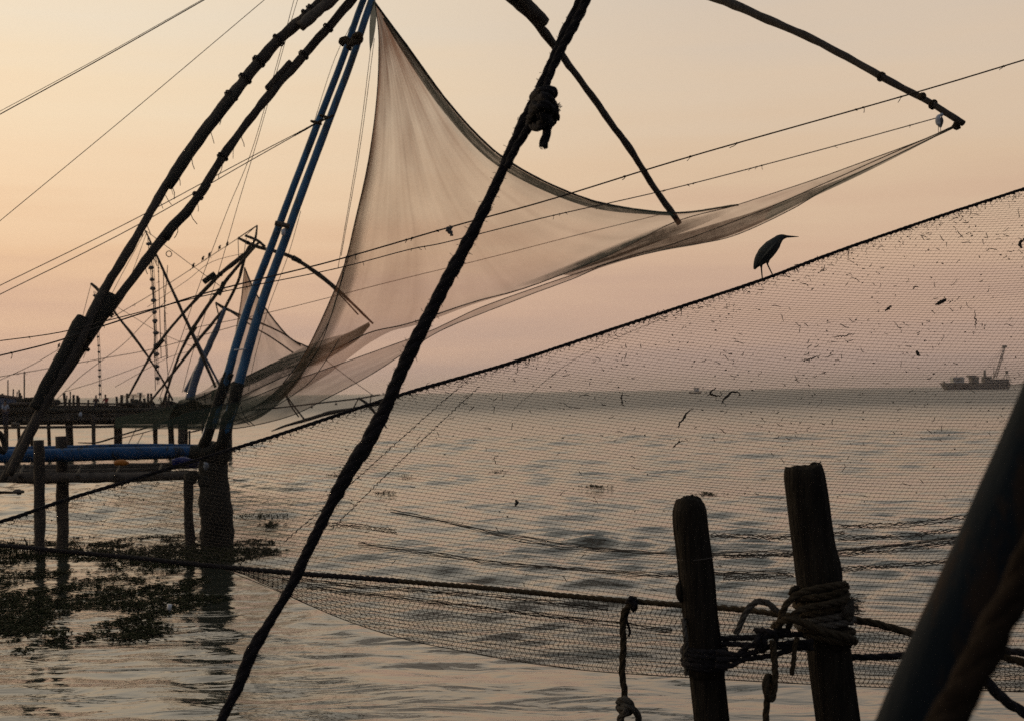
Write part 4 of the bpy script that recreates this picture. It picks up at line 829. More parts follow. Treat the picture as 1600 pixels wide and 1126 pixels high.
for k, pts in enumerate(([(834, 152, 3.2), (842, 144, 3.1), (856, 141, 3.08), (865, 145, 3.12), (858, 152, 3.2), (842, 158, 3.24)],
                         [(836, 160, 3.2), (850, 150, 3.06), (862, 160, 3.06), (866, 178, 3.1), (860, 192, 3.2), (846, 196, 3.24), (834, 188, 3.2)],
                         [(828, 188, 3.12), (836, 172, 3.05), (850, 164, 3.02), (862, 172, 3.06), (868, 184, 3.14)],
                         [(828, 196, 3.16), (840, 198, 3.08), (852, 190, 3.05), (858, 176, 3.08), (852, 164, 3.16), (840, 160, 3.2)],
                         [(838, 166, 3.1), (846, 178, 3.04), (854, 188, 3.06), (862, 186, 3.14)])):
    kn += loop(pts, 15, 3.1, k * 1.3)
kn.append(blob(P(847, 174, 3.15 * KD), (S(40, 3.8), .04, S(46, 3.8)), .3, 14, 10))
build('knot', join(*kn), rope_dk, dr)
build('loose_end', join(*loop([(856, 182, 3.08), (857, 196, 3.07), (854, 208, 3.07), (851, 220, 3.07), (849, 230, 3.07)], 15, 3.1, 2.)), rope_dk, dr)
g = []
for x, y, r_ in [(868 + rnd.uniform(-3, 3), 172 + rnd.uniform(-8, 8), 8) for _ in range(14)] + [(848 + rnd.uniform(-5, 5), 229, 5) for _ in range(8)] + [(852, 196 + rnd.uniform(-4, 4), 5) for _ in range(6)]:
    an = rnd.uniform(-2.2, .6); q = pxs([(x, y, 3.76), (x + math.cos(an) * r_ * .5, y - math.sin(an) * r_ * .5, 3.75), (x + math.cos(an + .4) * r_, y - math.sin(an + .4) * r_, 3.75)], 5); g.append(tube(q, .0011, 3))
for i in range(420):
    k = rnd.randrange(len(a)); p = a[k, :3]; rr = a[k, 3]; an = rnd.uniform(0, 6.28); d0 = np.array([math.cos(an), -.2, math.sin(an)]); q = [p + d0 * rr * .9, p + d0 * rr * 1.15, p + d0 * rr * 1.3 + np.array([rnd.uniform(-.006, .006), 0, rnd.uniform(-.006, .006)])]; g.append(tube(np.array(q), .0008, 3))
o = build('frayed_fibres', join(*g), rope_dk, dr); o['kind'] = 'stuff'

# ================================================================== two mooring posts and their lashings
DP = 4.42
def near_post(prof, label, top_round, seed):
    pts = [(*P(x, y, DP), S(w, DP)) for x, y, w in prof]
    x0, y0, w0 = prof[-1]; bot = P(x0, y0, DP); lean = (Vector(pts[-1][:3]) - Vector(pts[-4][:3])).normalized(); k = -(bot.z + .6) / lean.z; pts.append((*(bot + lean * k), S(w0 + 4, DP)))
    o = thing('mooring_post', bot + lean * k, label, 'post', 'mooring posts')
    q = spline(pts, 130); q = q[:]; seg = 40; t, A, B = frames(q[:, :3]); V = []
    for i in range(len(q)):
        for j in range(seg):
            a = 2 * math.pi * j / seg; L = i * .02
            k = 1 + .05 * noise.noise(Vector((math.cos(a) * 1.6 + seed, math.sin(a) * 1.6, L * 2))) + .035 * noise.noise(Vector((math.cos(a) * 7 + seed, math.sin(a) * 7, L * 1.2))) + .012 * noise.noise(Vector((math.cos(a) * 18, math.sin(a) * 18, L * 7)))
            for ca, cw, cd in ((1.1 + seed, .10, .16), (3.9 + seed, .07, .13), (4.75, .06, .14), (5.3, .05, .10)):
                e = (a - ca + .15 * math.sin(L * 1.7 + seed) + math.pi) % (2 * math.pi) - math.pi; k -= cd * math.exp(-(e / cw) ** 2)
            V.append(q[i, :3] + A[i] * q[i, 3] * k * math.cos(a) + B[i] * q[i, 3] * k * math.sin(a))
    Fc = [(i * seg + j, i * seg + (j + 1) % seg, (i + 1) * seg + (j + 1) % seg, (i + 1) * seg + j) for i in range(len(q) - 1) for j in range(seg)]
    # weathered top: a few inward rings, uneven
    base = len(V); c = q[0, :3] + np.array([0, 0, S(10 if top_round else 3, DP)]); n0 = 0
    prev = list(range(seg))
    for rr, up in (((.86, 5), (.6, 9), (.3, 11)) if top_round else ((.95, 1.5), (.7, 2.5), (.35, 2.2))):
        cur = []
        for j in range(seg):
            p0 = V[j]; v = q[0, :3] + (p0 - q[0, :3]) * rr + np.array([0, 0, S(up * 2, DP) + .014 * noise.noise(Vector((j * .42, rr * 9, seed)))]); cur.append(len(V)); V.append(v)
        for j in range(seg): Fc.append((prev[j], cur[j], cur[(j + 1) % seg], prev[(j + 1) % seg]))
        prev = cur
    V.append(q[0, :3] + np.array([0, 0, S(24 if top_round else 5, DP)])); top = len(V) - 1
    for j in range(seg): Fc.append((prev[j], top, prev[(j + 1) % seg]))
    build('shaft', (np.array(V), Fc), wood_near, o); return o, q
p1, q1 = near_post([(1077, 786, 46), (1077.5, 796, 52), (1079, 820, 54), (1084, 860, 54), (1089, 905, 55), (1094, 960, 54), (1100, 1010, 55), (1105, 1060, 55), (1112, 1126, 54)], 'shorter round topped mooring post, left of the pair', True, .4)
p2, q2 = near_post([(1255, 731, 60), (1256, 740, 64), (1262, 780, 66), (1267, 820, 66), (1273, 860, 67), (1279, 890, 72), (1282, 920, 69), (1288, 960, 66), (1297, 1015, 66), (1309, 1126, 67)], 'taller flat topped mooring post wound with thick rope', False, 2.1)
build('scar_band', ring(P(1087, 871, DP), q1[30, :3] - q1[20, :3], S(55, DP), .0015, 30), wood_pale, p1)
build('splinter', tube(pxs([(1266, 724, DP), (1272, 722, DP), (1280, 723, DP), (1283, 721, DP)], 10), .0025, 5, .5, 60), sleeve, p2)
build('bark_knot', blob(P(1063, 922, DP), (S(14, DP), .02, S(32, DP)), .4, 10, 8), wood_near, p1)
def around(cx, cy, w, y_tilt, turns, w_rope, pitch, phase=0., cl=1.0, n=80, fr_=(0, 1)):
    """rope coil round a post: w = post width px, y_tilt = how much the coil dips from left to right (px)"""
    R = S(w, DP) * cl + S(w_rope, DP) * .9; c = P(cx, cy, DP); out = []
    for i in range(n):
        u = fr_[0] + (fr_[1] - fr_[0]) * i / (n - 1); a = phase + 2 * math.pi * turns * u
        dxp = math.cos(a) * R
        out.append([c.x + dxp, c.y - math.sin(a) * R, c.z - S(2 * y_tilt, DP) * math.cos(a) / 1. * .5 - S(2 * pitch, DP) * turns * u])
    return np.array(out)
def coil_obj(name, parts, label, m=rope_m, group='rope lashings on the mooring posts', w=9):
    root = thing(name, parts[0][0], label, 'rope', group)
    return root
lr = thing('rope_lashing', P(1280, 960, DP), 'thick brown rope wound many times round the taller mooring post', 'rope', 'rope lashings on the mooring posts')
wr = 11
for k, (cy_, tl, ph) in enumerate(((922, -14, 0), (934, -16, .6), (946, -18, 1.), (957, -14, .3), (968, -8, 2.), (980, 8, .4), (992, 15, 1.2))):
    q = around(1281 + (cy_ - 920) * .17, cy_, 68, tl, 1.03, wr + rnd.uniform(-1, 1.5), 3, ph + math.pi, 1. + rnd.uniform(0, .12)); q[:, 2] += np.array([.004 * noise.noise(Vector((i * .08, k, 0))) for i in range(len(q))])
    build('coil', join(*strands(q, S(wr, DP), 3, seg=7, seed=k)), rope_m if k not in (3, 4) else rope_pl, lr)
def free_rope(pts, w, parent, name='rope_length', m=rope_m, n=90, seed=0.):
    q = pxs([(x, y, d, S(w, d)) for x, y, d in pts], n); return build(name, join(*strands(q[:, :3], q[:, 3], 3, seg=7, seed=seed)), m, parent)
DF = DP - .12
free_rope([(1216, 980, DF), (1225, 950, DF - .02), (1243, 930, DF - .02), (1270, 920, DF - .02), (1300, 915, DF), (1322, 912, DF + .04)], 11, lr, 'crossing_turn')
free_rope([(1232, 978, DF), (1240, 960, DF - .03), (1258, 950, DF - .03), (1290, 944, DF - .02), (1325, 936, DF + .04)], 11, lr, 'crossing_turn', rope_m)
free_rope([(1210, 978, DF + .05), (1226, 968, DF - .03), (1250, 970, DF - .04), (1285, 985, DF - .04), (1320, 995, DF), (1335, 1000, DF + .08)], 13, lr, 'crossing_turn')
free_rope([(1240, 935, DF + .1), (1236, 925, DF + .05), (1244, 918, DF + .08), (1250, 926, DF + .1)], 9, lr, 'small_loop')
g = []
for _ in range(60):
    x, y = rnd.uniform(1318, 1334), rnd.uniform(935, 962); an = rnd.gauss(.35, .5); L_ = rnd.uniform(8, 24)
    g.append(tube(pxs([(x - 6, y + 2, DF + .03), (x + L_ * .5 * math.cos(an), y - L_ * .5 * math.sin(an), DF + .03), (x + L_ * math.cos(an * .3), y - L_ * .6 * math.sin(an) + 2, DF + .03)], 6), .0012, 3))
g.append(blob(P(1326, 950, DF + .05), (S(22, DP), .02, S(30, DP)), .7, 12, 9)); o = build('frayed_end', join(*g), rope_pl, lr)
lb = thing('rope_lashing', P(1090, 1015, DP), 'dark rope bound round the shorter mooring post and tied across to the taller one', 'rope', 'rope lashings on the mooring posts')
for k, (cy_, tl) in enumerate(((1012, 3), (1019, 5), (1026, 5), (1032, 2), (1038, 6))):
    q = around(1101, cy_, 56, tl, 1.02, 9, 2, k, 1 + .05 * (k % 2)); build('coil', join(*strands(q, S(9, DP), 3, seg=6, seed=k)), rope_dk, lb)
for k, pts in enumerate(([(1120, 1030, DF), (1145, 1028, DF), (1165, 1012, DF), (1190, 1000, DF), (1215, 985, DF), (1235, 985, DF)], [(1120, 1018, DF + .02), (1150, 1022, DF), (1172, 1020, DF), (1200, 1010, DF), (1240, 1003, DF), (1270, 1003, DF)],
                         [(1125, 997, DF + .1), (1160, 996, DF + .08), (1200, 993, DF + .05), (1260, 990, DF + .1)], [(1125, 1005, DF + .1), (1170, 1007, DF + .05), (1215, 1010, DF), (1270, 1012, DF + .02)], [(1118, 1040, DF), (1140, 1040, DF), (1160, 1030, DF), (1190, 1026, DF), (1225, 1018, DF), (1270, 1000, DF)],
                         [(1185, 990, DF), (1195, 1002, DF - .04), (1192, 1016, DF - .02), (1180, 1010, DF)], [(1180, 984, DF), (1200, 985, DF - .05), (1212, 996, DF - .04), (1208, 1012, DF)], [(1190, 988, DF - .02), (1183, 1000, DF - .05), (1188, 1015, DF - .03)])):
    free_rope(pts, 9, lb, 'binding_turn', rope_dk, 60, k)
tail = thing('hanging_rope', P(1208, 1010, DF), 'rope tail with a bent loop dangling between the mooring posts', 'rope', 'rope tails hanging by the mooring posts')
free_rope([(1207, 1000, DF - .05), (1210, 1030, DF - .05), (1211, 1060, DF - .05), (1208, 1085, DF - .05), (1202, 1092, DF - .06), (1197, 1082, DF - .07), (1196, 1066, DF - .06), (1201, 1056, DF - .04), (1206, 1066, DF - .02), (1203, 1082, DF), (1198, 1100, DF), (1196, 1140, DF), (1196, 1190, DF)], 11, tail, 'tail', rope_m, 140)
tail2 = thing('hanging_rope', P(1240, 1000, DF), 'short pointed rope tail hanging beside the taller mooring post', 'rope', 'rope tails hanging by the mooring posts')
free_rope([(1246, 995, DF - .03), (1242, 1010, DF - .03), (1240, 1030, DF - .03), (1237, 1054, DF - .03)], 8, tail2, 'tail', rope_m, 40)
arch = thing('hanging_rope', P(1155, 985, DF), 'grey rope end arching up over the foot rope between the mooring posts', 'rope', 'rope tails hanging by the mooring posts')
free_rope([(1150, 990, DF + .1), (1158, 972, DF + .1), (1168, 952, DF + .1), (1180, 941, DF + .1), (1195, 940, DF + .1), (1208, 948, DF + .1), (1220, 960, DF + .1)], 10, arch, 'tail', rope_pl, 70)
wh = thing('hanging_rope', P(1072, 1020, DP), 'pale frayed rope hanging against the left side of the shorter post', 'rope', 'rope tails hanging by the mooring posts')
free_rope([(1068, 965, DP - .02), (1070, 985, DP - .04), (1072, 1005, DP - .04), (1071, 1030, DP - .02), (1074, 1054, DP - .02)], 8, wh, 'tail', rope_pl, 50)
tl4 = thing('hanging_rope', P(985, 940, 5.0), 'rope hanging straight down from the foot rope left of both posts, knotted low', 'rope', 'rope tails hanging by the mooring posts')
dq = float(dB(983)) - .03
free_rope([(992, 936, dq + .03), (988, 944, dq - .01), (977, 952, dq - .01), (973, 975, dq), (974, 1010, dq), (972, 1050, dq), (976, 1085, dq), (974, 1105, dq)], 10.5, tl4, 'tail', rope_m, 120)
for k, pts in enumerate(([(966, 1096, dq), (976, 1092, dq - .03), (986, 1100, dq - .03), (984, 1112, dq), (972, 1112, dq + .02), (966, 1102, dq)], [(968, 1108, dq - .02), (980, 1104, dq - .05), (994, 1112, dq - .03), (998, 1126, dq), (1002, 1150, dq)], [(974, 1098, dq - .03), (978, 1112, dq - .05), (970, 1120, dq - .02), (968, 1150, dq)])): free_rope(pts, 11, tl4, 'knot', rope_pl, 50, k)
for pts, w in (([(985, 938, dq - .02), (992, 944, dq - .03), (990, 952, dq)], 9), ([(980, 940, dq), (986, 934, dq - .03), (994, 940, dq)], 8), ([(984, 950, dq), (979, 965, dq - .01), (984, 985, dq), (982, 994, dq)], 4)): free_rope(pts, w, tl4, 'hitch', rope_dk, 30)
bl = thing('hanging_rope', P(1560, 1085, 3.4), 'dark rope sagging across the bottom right corner behind the near pole', 'rope', 'rope tails hanging by the mooring posts')
free_rope([(1490, 1010, 3.4), (1530, 1052, 3.4), (1556, 1080, 3.4), (1580, 1100, 3.4), (1640, 1135, 3.4), (1700, 1160, 3.4)], 17, bl, 'length', rope_dk, 110)

# ================================================================== out-of-focus pole in the right foreground
np_ = thing('slate_pole', P(1400, 1200, 1.6), 'dark slate coloured pole leaning large and blurred in the right foreground', 'pole')
q = pxs([(1360, 1320, 1.5), (1440, 1126, 1.5), (1556, 863, 1.5), (1671, 600, 1.5), (1850, 190, 1.5)], 60)
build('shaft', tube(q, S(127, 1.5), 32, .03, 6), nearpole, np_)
nr = thing('near_rope', P(1470, 1126, 1.4), 'blurred brown rope running up along the dark slate pole', 'rope')
q = pxs([(x, y, 1.08, S(w, 1.08)) for x, y, w in ((1400, 1260, 56), (1478, 1126, 56), (1555, 985, 54), (1622, 850, 52), (1760, 560, 50))], 120)
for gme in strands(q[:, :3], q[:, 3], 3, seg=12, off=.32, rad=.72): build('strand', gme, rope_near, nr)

# ================================================================== far jetty, its posts, hut and people
DJ = 66.
fj = thing('far_jetty', P(150, 650, DJ), 'long far timber jetty with rails and posts stretching in from the left', 'jetty')
def fpost(px, y0, y1, w, parent=fj, d=DJ, name='post', m=wood, lean=0):
    build(name, tube(spline([P(px + lean, y0, d), P(px + lean * .4, (y0 + y1) / 2, d), P(px, y1, d)], 10), S(w, d), 7, .25, 1.2, px), m, parent)
for px, w, d in ((10, 7, 62), (77, 6, 64), (108, 9, 63), (112, 6, 66), (147, 6.5, 62), (183, 9, 64), (189, 5, 68), (243, 7, 64), (266, 5, 63), (270, 5, 68), (284, 9, 63), (291, 6, 67), (30, 5, 67), (50, 5, 66), (360, 7, 63)):
    yb = 611 + (800 - px) * .0126 + H * FPX / d + 1; fpost(px, 648, yb, w, d=d, lean=-1.5)
def fbeam(x0, y0, x1, y1, w, d, name='beam', m=wood, parent=fj): timber(name, [(x0, y0, d, w), ((x0 + x1) / 2, (y0 + y1) / 2 + rnd.uniform(-.6, .6), d, w), (x1, y1, d, w)], m, parent, 16, .25, 6)
fbeam(-60, 668, 250, 665, 6, 62); fbeam(-60, 662, 300, 660, 5, 64); fbeam(-60, 649, 330, 647, 9, 65, m=wood); fbeam(60, 655, 330, 653, 4, 66); fbeam(50, 634, 300, 636, 6, 67, 'rail'); fbeam(60, 629, 330, 633, 4, 68, 'rail'); fbeam(-60, 655, 120, 654, 7, 65); fbeam(90, 642, 200, 641, 6, 67, 'rail')
for k in range(46):
    x = -30 + k * 7.6; w_ = rnd.uniform(4, 6.4)
    c0 = P(x, 656 - .01 * x, 62.2); c1 = P(x, 652 - .01 * x, 69); c1.z = c0.z
    ax = (c1 - c0); b = box((c0 + c1) / 2, (S(w_ * 2, 64), ax.length, .09), Matrix.Rotation(-math.atan2(ax.x, ax.y), 3, 'Z')); build('plank', b, wood_pale if k % 3 == 0 else wood, fj, smooth=False)
for px, y0, w, ln in ((103, 613, 4, -3), (110, 611, 2, 0), (115, 616, 4, 0), (121, 617, 4, 0), (124, 620, 2.5, 0), (137, 624, 3, 1), (190, 616, 4.5, 0), (38, 548 + 32, 2.2, 0), (12.5, 593, 1.8, 0), (30, 608, 2.5, 0), (20, 607, 2, 1), (33.5, 617, 3, 0), (25, 611, 1.6, 2), (256, 624, 3, 0), (262, 622, 2, 1), (200, 625, 3, -2)):
    fpost(px, y0, 650, w, d=DJ, name='stake', lean=ln)
for x0, y0, x1, y1, w in ((28, 626, 52, 624, 10), (55, 628, 84, 632, 14), (196, 630, 230, 634, 7), (205, 640, 250, 644, 8), (128, 642, 170, 643, 8), (60, 640, 100, 641, 10), (235, 636, 280, 640, 9), (150, 632, 168, 633, 5), (20, 642, 60, 640, 12), (285, 645, 330, 650, 12)):
    timber('stacked_gear', [(x0, y0, 65, w * .7), ((x0 + x1) / 2, (y0 + y1) / 2, 65, w), (x1, y1, 65, w * .8)], sleeve, fj, 16, .6, 8)
mid = thing('jetty_bay', P(330, 640, 38), 'dark timber staging standing behind the pillar under the gathered net', 'staging')
for x, y0, y1, w, d in ((283, 655, 692, 11, 60), (317, 638, 692, 4, 40), (296, 672, 694, 3, 40)): fpost(x, y0, y1, w, mid, d)
timber('rail', [(290, 676, 40, 2.5), (305, 673, 40, 3), (315, 671, 40, 2)], wood, mid, 10, .3, 6)
for k in range(26):
    x = rnd.uniform(-50, 300); L_ = rnd.uniform(30, 110); yy = rnd.uniform(631, 656); fbeam(x, yy, min(335, x + L_), yy + rnd.uniform(-1.5, 1.5), rnd.uniform(4, 9), rnd.uniform(63, 69), 'deck_log', wood if k % 3 else sleeve)
# hut
ht = thing('hut', P(-5, 650, 62), 'small blue boarded hut with a rusty roof at the left end of the far jetty', 'hut')
c = P(-22, 632, 63); w_, h_ = S(72 * 2, 63) , S(44 * 2, 63)
build('wall', box((c.x, c.y + 1.2, c.z), (w_ * .5, 2.4, h_ * .5)), hutblue, ht, smooth=False)
for k in range(8): build('board', box((c.x - w_ * .25 + (k + .5) * w_ * .5 / 8, c.y - .02, c.z), (w_ * .5 / 8 - .03, .05, h_ * .48)), hutblue, ht, smooth=False)
build('roof', box((c.x, c.y + 1.1, c.z + h_ * .25 + .06), (w_ * .56, 2.9, .1), Matrix.Rotation(R_(-3), 3, 'X')), tin, ht, smooth=False)
for k in range(34):
    x = rnd.uniform(0, 330)
    if 138 < x < 180: x += 60
    fpost(x, rnd.uniform(612, 628), 642, rnd.uniform(1.6, 4.2), d=rnd.uniform(63, 70), name='stake', lean=rnd.uniform(-3, 3))
for k in range(14):
    x = rnd.uniform(0, 320); x += 50 if 130 < x < 182 else 0; y = rnd.uniform(628, 634); timber('stacked_gear', [(x - rnd.uniform(4, 14), y, 66, 3), (x, y - 1, 66, rnd.uniform(6, 11)), (x + rnd.uniform(4, 14), y + 1, 66, 4)], sleeve if k % 3 else wood, fj, 14, .8, 7)
for y0, y1, w, xe in ((645, 648, 12, 335), (654, 655, 11, 210), (661, 658, 8, 335), (638, 640, 9, 180), (650, 652, 9, 120), (634, 636, 8, 70), (641, 641, 10, 330)): fbeam(-60, y0, xe, y1, w, rnd.uniform(62.5, 66), 'deck_log', sleeve)
# people
def person(name, label, px, py_top, hpx, pose, shirt, legs, d, face=0.):
    """small figure grown as one skinned surface; hpx = visible standing height in pixels"""
    s = hpx * d / FPX / 1.7; base = P(px, py_top, d) - Vector((0, 0, 1.7 * s if pose == 'stand' else 1.32 * s))
    root = thing(name, base, label, 'person', 'people on the far jetty')
    if pose == 'stand': J = dict(pel=(0, 0, .95), hipl=(-.1, 0, .9), kneel=(-.11, -.03, .5), ankl=(-.12, 0, .08), toel=(-.13, -.14, .03), hipr=(.1, 0, .9), kneer=(.12, -.04, .5), ankr=(.13, .02, .08), toer=(.15, -.12, .03))
    else: J = dict(pel=(0, 0, .52), hipl=(-.1, 0, .5), kneel=(-.13, -.42, .54), ankl=(-.14, -.45, .1), toel=(-.15, -.58, .05), hipr=(.1, 0, .5), kneer=(.14, -.42, .52), ankr=(.15, -.38, .1), toer=(.16, -.5, .05))
    z = J['pel'][2]
    J.update(waist=(0, 0, z + .18), chest=(0, .01 if pose == 'stand' else -.05, z + .42), neck=(0, -.01 if pose == 'stand' else -.09, z + .56), head=(0, -.02 if pose == 'stand' else -.12, z + .66), crown=(0, -.02 if pose == 'stand' else -.12, z + .76),
             shl=(-.19, 0, z + .47), ell=(-.25, -.06 if pose == 'stand' else -.18, z + .2), hal=(-.2, -.12 if pose == 'stand' else -.38, z + (-.02 if pose == 'stand' else .08)), shr=(.19, 0, z + .47), elr=(.26, -.05 if pose == 'stand' else -.2, z + .2), har=(.2, -.1 if pose == 'stand' else -.4, z + (-.03 if pose == 'stand' else .12)))
    E = [('pel', 'waist'), ('waist', 'chest'), ('chest', 'neck'), ('neck', 'head'), ('head', 'crown'), ('chest', 'shl'), ('shl', 'ell'), ('ell', 'hal'), ('chest', 'shr'), ('shr', 'elr'), ('elr', 'har'), ('pel', 'hipl'), ('hipl', 'kneel'), ('kneel', 'ankl'), ('ankl', 'toel'), ('pel', 'hipr'), ('hipr', 'kneer'), ('kneer', 'ankr'), ('ankr', 'toer')]
    rad = dict(pel=.13, waist=.12, chest=.14, neck=.055, head=.085, crown=.075, shl=.065, ell=.045, hal=.035, shr=.065, elr=.045, har=.035, hipl=.09, kneel=.06, ankl=.045, toel=.035, hipr=.09, kneer=.06, ankr=.045, toer=.035)
    ks = list(J); rz = Matrix.Rotation(face, 3, 'Z')
    def grow(keys, scale_r, m, nm):
        idx = {k: i for i, k in enumerate(keys)}
        me = bpy.data.meshes.new(nm); me.from_pydata([list(rz @ Vector(J[k]) * s) for k in keys], [(idx[a], idx[b]) for a, b in E if a in idx and b in idx], [])
        ob = bpy.data.objects.new('tmp', me); COL.objects.link(ob); ob.modifiers.new('s', 'SKIN'); sv = me.skin_vertices[0].data
        for k in keys: sv[idx[k]].radius = (rad[k] * s * scale_r,) * 2; sv[idx[k]].use_root = (k == keys[0])
        sb = ob.modifiers.new('u', 'SUBSURF'); sb.levels = 1; sb.render_levels = 1
        dg = bpy.context.evaluated_depsgraph_get(); dg.update(); m2 = bpy.data.meshes.new_from_object(ob.evaluated_get(dg)); bpy.data.objects.remove(ob)
        m2.materials.clear(); m2.materials.append(m); m2.name = nm
        for p in m2.polygons: p.use_smooth = True
        link(nm, m2, root)
    grow(ks, 1., skinm, 'body')
    grow(['pel', 'waist', 'chest', 'shl', 'ell', 'shr', 'elr'], 1.18, shirt, 'shirt')
    grow(['pel', 'hipl', 'kneel', 'ankl', 'hipr', 'kneer', 'ankr'], 1.2, legs, 'trousers')
    hd = rz @ Vector(J['crown']) * s + base
    build('hair', blob(hd + Vector((0, .02 * s, .02 * s)), (.095 * s, .1 * s, .085 * s), .15, 8, 6), hair_m, root)
person('person', 'person in a dark shirt sitting on the far jetty rail, left of the pair', 150, 617.5, 30, 'sit', navy_c, navy_c, 66, .3)
person('person', 'person in a red shirt sitting on the far jetty rail, right of the pair', 166, 616.5, 30, 'sit', red_c, brown_c, 66, -.4)
person('person', 'person in pale clothes standing below the hut on the far jetty', 8, 626, 40, 'stand', pale_c, navy_c, 61.5, 1.)
o = build('cloth_bundle', blob(P(126, 648, 61.5), (S(4, 62), .15, S(8, 62)), .7, 10, 8, 4.), pale_c); tag(o, 'pale cloth bundle lying on the far jetty below the stakes', 'bundle')
o = build('cloth_bundle', blob(P(24, 662, 61.5), (S(14, 62), .2, S(6, 62)), .8, 10, 8, 9.), wood_pale); tag(o, 'heap of faded netting lying low on the left of the far jetty', 'bundle')

# ================================================================== boats and ships
def crane_barge():
    D = 900.; g = lambda px, py, dd=0: P(px, py, D + dd); u = D / FPX
    root = thing('crane_barge', W(1530, 606.5), 'crane barge with a tall slanting lattice boom on the horizon at right', 'barge')
    wl_ = W(1530, 607).z
    def pb(x0, y0, x1, y1, dep, m, name, dd=0.):
        a, b = g(x0, y0, dd), g(x1, y1, dd); build(name, box(((a.x + b.x) / 2, D + dd, (a.z + b.z) / 2), (abs(b.x - a.x), dep, abs(b.z - a.z))), m, root, smooth=False)
    a, b = g(1472, 598), g(1574, 598); zt_, zb = g(1520, 598.5).z, -.3
    V = [(a.x, D - 6, zt_ + .6), (b.x, D - 6, zt_), (b.x, D + 6, zt_), (a.x, D + 6, zt_ + .6), (a.x + 3, D - 5.5, zb), (b.x - 1, D - 5.5, zb), (b.x - 1, D + 5.5, zb), (a.x + 3, D + 5.5, zb)]
    build('hull', (V, [(0, 1, 2, 3), (7, 6, 5, 4), (0, 4, 5, 1), (1, 5, 6, 2), (2, 6, 7, 3), (3, 7, 4, 0)]), steel, root, smooth=False)
    pb(1487, 589, 1504, 598, 7, steel_w, 'deckhouse'); pb(1516, 588, 1527, 598, 7, steel, 'deckhouse'); pb(1512, 586, 1523, 589, 5, steel, 'bridge'); pb(1536, 588, 1547, 598, 7, steel, 'winch_house'); pb(1537, 578, 1540, 588, 1.2, steel, 'funnel'); pb(1547, 592, 1574, 598, 7, steel, 'deck_gear')
    for k in range(5): pb(1489 + k * 3, 591, 1490.6 + k * 3, 593.5, .3, hair_m, 'window', -3.7)
    def ln_(x0, y0, x1, y1, r, name='strut', z0=0, z1=0): build(name, tube(np.array([g(x0, y0, z0), (g(x0, y0, z0) + g(x1, y1, z1)) / 2, g(x1, y1, z1)]), r, 5), steel, root)
    ln_(1553, 590, 1569, 541, .28, 'boom_chord', -1.5, 0); ln_(1557, 590, 1571, 541, .28, 'boom_chord', 1.5, 0)
    for k in range(9):
        u0, u1 = k / 9, (k + 1) / 9; ln_(1553 + 16 * u0, 590 - 49 * u0, 1557 + 14 * u1, 590 - 49 * u1, .12, 'boom_brace'); ln_(1557 + 14 * u0, 590 - 49 * u0, 1553 + 16 * u1, 590 - 49 * u1, .12, 'boom_brace')
    pb(1566, 540, 1573, 543, 1.2, steel, 'boom_head'); ln_(1538, 579, 1567, 541, .09, 'stay'); ln_(1552, 572, 1567, 542, .09, 'stay'); ln_(1553, 573, 1552, 592, .25, 'mast'); ln_(1573, 580, 1566, 597, .22); ln_(1573, 580, 1573, 597, .22); ln_(1573, 580, 1580, 597, .22); pb(1571, 579, 1575, 582, 1, steel, 'sheave')
    ln_(1495, 580, 1495, 590, .12, 'mast'); pb(1474, 595, 1476, 600, 2, steel, 'bow_fitting')
crane_barge()
def boat(px, D, wpx, label, wheel=True, mastpx=6):
    c = P(px, 600, D); c.z = 0; L = wpx * D / FPX; root = thing('fishing_boat', c, label, 'boat', 'boats far out on the water')
    st = []; V = []
    for i in range(7):
        u = i / 6 - .5; w_ = L * .16 * math.sqrt(max(.02, 1 - (2 * u) ** 4)); zt_ = L * (.10 + .22 * abs(u) ** 1.5)
        V += [(c.x + u * L, D - w_, zt_), (c.x + u * L * .9, D, -.2), (c.x + u * L, D + w_, zt_)]
    Fc = [(i * 3 + a, i * 3 + 3 + a, i * 3 + 3 + (a + 1) % 3, i * 3 + (a + 1) % 3) for i in range(6) for a in range(3)] + [(0, 1, 2), (18, 20, 19)]
    build('hull', (V, Fc), steel, root, smooth=False)
    build('wheelhouse', box((c.x + L * .1, D, L * .3), (L * .38, L * .2, L * .3)), steel_w, root, smooth=False); build('roof', box((c.x + L * .1, D, L * .46), (L * .46, L * .25, L * .03)), steel, root, smooth=False)
    build('mast', tube(np.array([(c.x - L * .05, D, L * .3), (c.x - L * .05, D, L * .3 + mastpx * D / FPX)]), .12, 5), steel, root)
boat(1086, 800, 20, 'small fishing boat on the horizon seen through the net, left of the curling strand')
boat(598, 1500, 8, 'tiny far boat on the horizon just right of the lowered frame', mastpx=4)
sh = thing('cargo_ship', P(208, 617, 2800), 'faint long cargo ship on the left horizon behind the far jetty', 'ship'); Dz = 2800.; cz = P(208, 617, Dz); Ls = 38 * Dz / FPX
build('hull', ([(cz.x - Ls / 2, Dz - 6, 4.5), (cz.x + Ls / 2, Dz - 6, 5.2), (cz.x + Ls / 2, Dz + 6, 5.2), (cz.x - Ls / 2, Dz + 6, 4.5), (cz.x - Ls / 2 + 2, Dz - 5, -.3), (cz.x + Ls / 2 - 4, Dz - 5, -.3), (cz.x + Ls / 2 - 4, Dz + 5, -.3), (cz.x - Ls / 2 + 2, Dz + 5, -.3)], [(0, 1, 2, 3), (7, 6, 5, 4), (0, 4, 5, 1), (1, 5, 6, 2), (2, 6, 7, 3), (3, 7, 4, 0)]), steel, sh, smooth=False)
build('superstructure', box((cz.x + Ls * .28, Dz, 7.6), (Ls * .2, 8, 5)), steel_w, sh, smooth=False); build('deck_cargo', box((cz.x - Ls * .08, Dz, 6), (Ls * .42, 8, 2.6)), steel, sh, smooth=False)
